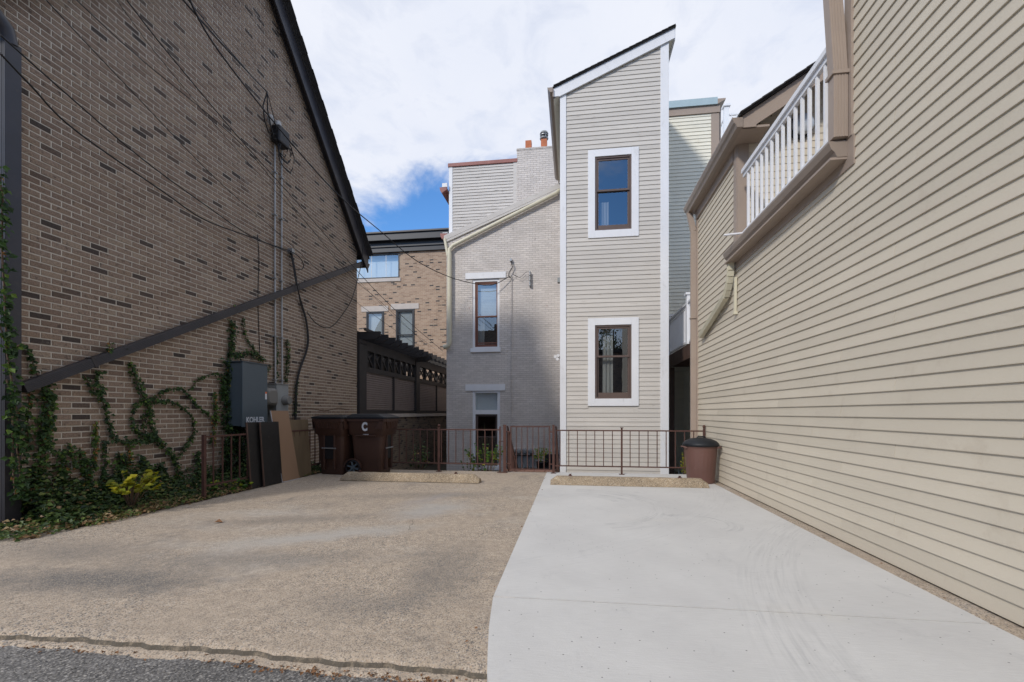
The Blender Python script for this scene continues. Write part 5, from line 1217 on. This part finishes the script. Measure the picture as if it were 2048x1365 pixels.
ivy('dense ivy column just right of the corner downspout', [([(88,760),(92,800),(84,850),(84,900),(72,960),(66,1010)], .075, .042, .45), ([(50,690),(62,725),(76,752),(60,775),(52,830),(58,900)], .02, .040, .4), ([(100,790),(96,850),(90,900)], .04, .04, .5)])
ivy('ivy climbing the wall corner left of the downspout at the picture edge', [([(-6,330),(2,400),(4,480),(6,560),(8,640),(14,700),(22,760),(22,840),(26,920),(30,1000)], .05, .05, .45), ([(-6,640),(14,700),(34,695),(42,688)], .03, .05, .6), ([(12,760),(30,820),(36,900),(46,1000)], .06, .05, .35)], density=.5, X=-5.50)
ivy('thin ivy vine falling from the diagonal downspout then bending right at its foot', [([(197,741),(190,765),(200,790),(207,811),(212,832),(218,853),(226,880),(250,884),(282,882),(312,880)], .035, .038, .4), ([(168,752),(178,772),(188,790)], .015, .036, .4), ([(207,880),(208,920),(205,965)], .03, .038, .35)])
ivy('pale young vine shoots standing between the ivy column and the bending vine', [([(189,842),(190,870),(188,905),(186,940)], .025, .034, .78), ([(133,885),(140,910),(150,935)], .04, .036, .6), ([(158,895),(162,925),(170,950)], .03, .036, .6)])
ivy('ivy vine with twin loops in the middle of the brick wall', [([(258,725),(266,748),(275,770),(286,795),(296,820),(300,850),(310,878),(330,896),(345,912),(353,940),(358,985)], .045, .038, .45), ([(262,842),(264,818),(278,803),(300,797),(335,778),(362,778),(380,796),(392,812),(418,832),(432,838)], .022, .036, .4), ([(290,808),(318,802),(345,806),(366,815),(382,835),(388,858),(380,880),(366,896),(356,912)], .022, .036, .42), ([(262,842),(268,860),(282,868),(298,878)], .03, .036, .35), ([(284,830),(282,850),(292,872)], .02, .036, .35), ([(378,780),(396,758),(418,750),(436,748)], .012, .034, .4)])
ivy('loose young shoots crowding the wall foot behind the yellow shrub', [([(118,900),(122,930),(120,985)], .05, .038, .5), ([(172,915),(176,950),(172,990)], .07, .040, .38), ([(236,905),(240,940),(238,985)], .07, .040, .4), ([(282,915),(286,945),(284,985)], .06, .040, .42), ([(318,925),(322,950),(320,985)], .07, .042, .32), ([(392,905),(396,935),(394,975)], .06, .040, .38)])
ivy('bright small vine rising beside the railing near the big ivy mass', [([(428,785),(426,805),(432,830),(426,860),(424,890)], .045, .036, .68), ([(258,890),(256,918),(250,940)], .02, .034, .7)])
ivy('thick dark ivy mass hugging the left side of the switch cabinet', [([(462,640),(464,670),(460,700),(458,722)], .07, .042, .36), ([(458,722),(454,750),(450,780),(454,815),(456,850),(456,900),(450,960)], .15, .044, .32), ([(476,850),(480,900),(480,950)], .15, .044, .25), ([(462,750),(466,800),(470,850)], .09, .044, .34), ([(484,636),(486,660),(494,682),(508,700),(522,716)], .02, .036, .45), ([(466,712),(490,706),(512,712),(528,722)], .045, .036, .4), ([(470,790),(478,830),(478,862)], .07, .040, .4), ([(440,748),(446,770),(440,800)], .03, .038, .4)])
ivy('ivy tufts climbing both sides of the twin conduits above the meter', [([(549,672),(552,700),(550,735),(552,765)], .035, .036, .4), ([(572,680),(575,705),(573,735),(570,764)], .045, .036, .36), ([(540,730),(534,740),(528,746)], .02, .034, .4)])
ivy('narrow ivy strip climbing the hanging black cables', [([(592,762),(590,790),(588,830)], .03, .036, .4)])
ivy('tiny sprigs of ivy on top of the diagonal downspout', [([(218,684),(216,706)], .02, .034, .6), ([(250,695),(252,700)], .01, .03, .5), ([(466,610),(468,618)], .01, .03, .5)], X=-5.58)
# ground cover in the bed
gcv = MB(); rg = random.Random(5)
def mound(x0, x1, y0, y1, n, hmax, size, tone, sd=.2, xb=None):
    for _ in range(n):
        x = rg.uniform(x0, x1); y = rg.uniform(y0, y1)
        wallness = max(0, min(1, (x1-x)/(x1-x0)))
        hgt = .03 + hmax*(wallness**1.2)*(.55+.45*math.sin(y*3.1+x*2)**2)
        z = .01 + hgt*rg.random()**.8
        gcv.tone = min(1, max(0, rg.gauss(tone, sd)))
        leaf(gcv, Vector((x, y, z)), Vector((rg.uniform(-.3,1), rg.uniform(-.8,.5), 1)), Vector((rg.uniform(-.2,1), rg.uniform(-1,1), rg.uniform(-.4,.6))), size*rg.uniform(.6,1.4))
mound(-5.66, -5.0, 3.9, 5.6, 7500, .62, .045, .36)
mound(-5.66, -4.95, 5.3, 8.7, 5200, .44, .045, .30)
mound(-5.9, -4.95, 3.45, 4.6, 1300, .18, .040, .55, .25)
mound(-7.0, -5.5, 3.0, 3.74, 2200, .30, .05, .38)
mound(-5.3, -4.84, 4.0, 8.2, 2600, .13, .036, .74, .22)
mound(-6.0, -4.95, 3.5, 4.3, 700, .10, .034, .62, .2)
cov = gcv.build('ground_cover', M['cover'], fix=False); stuff(cov); cov['label'] = 'tangled low greenery and dry weeds along the foot of the brick wall'
# dry grass stalks
ds_ = MB()
for _ in range(900):
    x = rg.uniform(-5.25, -4.9); y = rg.choice([rg.uniform(4.25, 5.4), rg.gauss(4.75, .12)]); l = rg.uniform(.08, .26); a = rg.uniform(0, 6.28); d = Vector((math.cos(a)*.8, math.sin(a)*.8, 1)).normalized(); p = Vector((x, y, .01))
    ds_.tone = rg.uniform(.8, 1); sdv = d.cross(Vector((0,0,1))).normalized()*.0025
    ds_.add([p-sdv, p+sdv, p+d*l+Vector((0,0,-.3*l))], [(0,1,2)])
o = ds_.build('dry_grass', M['cover'], fix=False); stuff(o); o['label'] = 'dry straw-coloured grass stalks at the pad edge below the ivy'
def big_leaf_plant(name, label, base, n, rad, hgt, size, m, seed, cat='plant', nst=9, drop=.2):
    o = thing(name, label, cat, tuple(base)); rr_ = random.Random(seed); b = Vector(base); st_ = MB(); tips = []
    for i in range(nst):
        a = rr_.uniform(0, 6.28); t = b + Vector((math.cos(a)*rad*rr_.uniform(.3,1), math.sin(a)*rad*rr_.uniform(.3,1), hgt*rr_.uniform(.55,1)))
        mid = b.lerp(t, .5) + Vector((0,0,hgt*.15)); st_.tube([b, mid, t], [.006,.004,.002], 5); tips.append((mid, t))
    st_.build('stem', M['bark'], o)
    for i in range(n):
        mid, t = tips[i % nst]; f = rr_.uniform(.2, 1.1); p = mid.lerp(t, f); q = MB(); q.tone = rr_.random()
        sd2 = 1 if i % 2 else -1; d = (t-mid).normalized(); out = d.cross(Vector((0,0,1))); out = out*sd2 + d*.6 + Vector((0,0,-drop+rr_.uniform(-.2,.2)))
        leaf(q, p, Vector((rr_.uniform(-.3,.5), rr_.uniform(-.8,.1), 1)), out, size*rr_.uniform(.7,1.2), .12)
        lo_ = q.build('leaf', m, o, at=p, fix=False)
    return o
b0 = onZ(262, 1000, .0); b0.x = -5.18; b0.y = 4.72
big_leaf_plant('yellow_shrub', 'yellow-green broad-leaved shrub glowing against the dark ivy', (-5.12, 4.66, .02), 150, .34, .46, .085, M['yellow'], 4, 'shrub', 24, .45)
big_leaf_plant('weed_clump', 'bright green broad-leaved weeds at the foot of the short railing', (-4.98, 5.95, .0), 46, .22, .18, .075, M['fresh'], 9, 'weeds', 8)
big_leaf_plant('weed_clump', 'bright green broad-leaved weeds beside the left black panel', (-4.88, 6.30, .0), 26, .14, .14, .07, M['fresh'], 10, 'weeds', 6)
big_leaf_plant('green_bush', 'dark green bush behind the railing right of the lettered cart', (-3.25, 9.2, -.5), 190, .24, 1.05, .06, M['ivy'], 12, 'bush', 16)
big_leaf_plant('green_bush', 'yellow-green leafy bush in front of the lower gray-house window', (-1.85, 9.5, -.6), 300, .50, 1.12, .07, M['fresh'], 13, 'bush', 30)
big_leaf_plant('green_bush', 'small gray-green bush left of the yellow-green one behind the railing', (-2.2, 9.4, -.6), 110, .22, .88, .05, M['fresh'], 14, 'bush', 12)
big_leaf_plant('flowering_plant', 'small plant with yellow flowers in the dark gap beside the brown can', (2.20, 9.45, -.6), 130, .12, .95, .045, M['yellow'], 16, 'plant', 12)
# potted plant and folded chair in the lower yard
pp = thing('potted_plant', 'yellow-green plant in a dark pot beyond the gate', 'potted plant', (-1.05, 13.9, YARD))
pq = onY(1085, 930, 13.9).x
MB().lathe([(.13, YARD), (.19, YARD+.56), (.205, YARD+.58), (.18, YARD+.60)], pq, 13.9, 18).build('pot', M['black'], pp)
rr3 = random.Random(8); pl_ = MB()
for i in range(150):
    a = rr3.uniform(0, 6.28); rr4 = rr3.random()*.26; pl_.tone = rr3.uniform(.5, 1); leaf(pl_, Vector((pq+math.cos(a)*rr4, 13.9+math.sin(a)*rr4*.7, YARD+.62+rr3.random()*.36)), Vector((rr3.uniform(-.5,.5), -.6, 1)), Vector((math.cos(a), math.sin(a), .6)), .06)
stuff(pl_.build('foliage', M['fresh'], pp, fix=False))
chx = onY(1104, 930, 13.6).x
fc = thing('garden_chair', 'black metal garden chair behind the gate beside the tower', 'chair', (chx, 13.6, YARD))
MB().box(chx-.24, chx+.22, 13.45, 13.85, YARD+.42, YARD+.46).build('seat', M['black'], fc)
MB().box(chx-.22, chx+.20, 13.84, 13.87, YARD+.46, YARD+.83).build('backrest', M['black'], fc)
for xx in (chx-.23, chx+.21):
    for yy in (13.47, 13.84): MB().tube([(xx, yy, YARD), (xx, yy, YARD+.45)], .015, 6).build('leg', M['steel'], fc)
    MB().tube([(xx, 13.47, YARD+.45), (xx, 13.46, YARD+.62), (xx, 13.84, YARD+.66)], .014, 6).build('armrest', M['steel'], fc)
# fallen leaves
rl_ = random.Random(17)
spots = [(430, 1047, 0, 'curled orange leaf alone on the aggregate pad'), (103, 1058, 0, 'pale crumpled leaf at the edge of the weeds')]
for (a, b, z_, lab) in spots:
    p = onZ(a, b, .0); q = MB(); q.tone = .9
    leaf(q, p+Vector((0,0,.012)), Vector((.2,-.2,1)), Vector((1,.4,.1)), .075, .3)
    tag(q.build('fallen_leaf', M['orange_leaf'] if a == 430 else M['stone'], None, at=p, fix=False), lab, 'leaf')
lt_ = MB()
for _ in range(300):
    if rl_.random() < .7: x = rl_.choice([rl_.gauss(-1.35, .22), rl_.gauss(-.75, .2), rl_.uniform(-3.0, -.5)]); y = lipy(x)-.10+rl_.gauss(0, .018); z_ = -.040
    elif rl_.random() < .5: x = 2.34+rl_.gauss(0,.03); y = rl_.uniform(2.2, 7.5); z_ = -.008
    else: x = -.51+rl_.gauss(0, .015); y = rl_.uniform(1.9, 8.5); z_ = .012
    if z_ > -.03 and rl_.random() < .6: continue
    lt_.tone = rl_.random(); leaf(lt_, Vector((x, y, z_+rl_.random()*.008)), Vector((rl_.uniform(-.5,.5), rl_.uniform(-.5,.5), 1)), Vector((rl_.uniform(-1,1), rl_.uniform(-1,1), .1)), rl_.uniform(.008, .024), .3)
lo = lt_.build('leaf_litter', M['orange_leaf'], fix=False); stuff(lo); lo['label'] = 'brown leaf crumbs caught along the pad edge and joints'
# loose gravel on the asphalt beside the lip
gr = MB()
for _ in range(2400):
    x = rl_.uniform(-3.6, 0); y = lipy(x)-.09-abs(rl_.gauss(0,.35)); s_ = rl_.uniform(.003,.009)
    if y < 1.2: continue
    gr.tone = rl_.random(); p = Vector((x, y, -.044)); gr.add([p+Vector((s_,0,0)), p+Vector((-.4*s_,.9*s_,0)), p+Vector((-.5*s_,-.8*s_,0)), p+Vector((.05*s_,0,s_*.9))], [(0,1,3),(1,2,3),(2,0,3)])
stuff(gr.build('loose_gravel', M['gravel'], fix=False))

# =================================================================== ACROSS THE ALLEY (seen only in the window glass)
gb_ = thing('brick_garage', 'dark brick building across the alley, seen only as a reflection', 'building', (0, -15, 0))
MB().box(-3, 18, -19, -14.5, -.1, 5.8).build('wall', M['brick_x'], gb_); MB().box(-3.2, 18.2, -19.2, -14.3, 5.8, 6.0).build('roof', M['shingle'], gb_)
gb2 = thing('brick_rowhouse', 'taller dark brick house across the alley with chimneys, seen only as a reflection', 'building', (-10, -17, 0))
MB().box(-16, -3.1, -20, -15.5, -.1, 9.4).build('wall', M['brick_x'], gb2)
for xx in (-8.2, -6.9): MB().box(xx, xx+.5, -17.5, -17, 9.4, 10.3).build('chimney', M['brick_x'], gb2)
for tx, ty, th_, sd_ in ((-.5, -17.5, 10.2, 1), (3.2, -17, 9.8, 2), (7.5, -17, 9.5, 3)):
    rt_ = random.Random(sd_)
    tr_ = thing('street_tree', ['leafy tree across the alley, leftmost in reflection', 'leafy tree across the alley, middle in reflection', 'leafy tree across the alley, rightmost in reflection'][sd_-1], 'tree', (tx, ty, 0), 'trees across the alley')
    tk = MB(); tk.tube([(tx, ty, 0), (tx+.1, ty, th_*.4), (tx, ty, th_*.8)], [.2, .14, .05], 8)
    for _ in range(9):
        a = rt_.uniform(0, 6.28); z_ = rt_.uniform(.35, .65)*th_; tk.tube([(tx, ty, z_), (tx+math.cos(a)*1.5, ty+math.sin(a)*1.5, z_+1.3)], [.06, .02], 5)
    tk.build('trunk', M['bark'], tr_); cr = MB()
    for _ in range(26):
        c_ = Vector((tx+rt_.gauss(0,1.1), ty+rt_.gauss(0,1.0), th_*.62+rt_.gauss(0,1.5)))
        for _ in range(70):
            p = c_ + Vector((rt_.gauss(0,.42), rt_.gauss(0,.42), rt_.gauss(0,.36)))
            if p.z > th_: continue
            cr.tone = rt_.random(); leaf(cr, p, Vector((rt_.uniform(-1,1), rt_.uniform(-1,1), rt_.uniform(0,1))), Vector((rt_.uniform(-1,1), rt_.uniform(-1,1), rt_.uniform(-1,1))), .17)
    stuff(cr.build('crown', M['tree'], tr_, fix=False))
S.render.engine = 'CYCLES'
S.cycles.max_bounces = 5; S.cycles.diffuse_bounces = 3; S.cycles.glossy_bounces = 3; S.cycles.transparent_max_bounces = 10
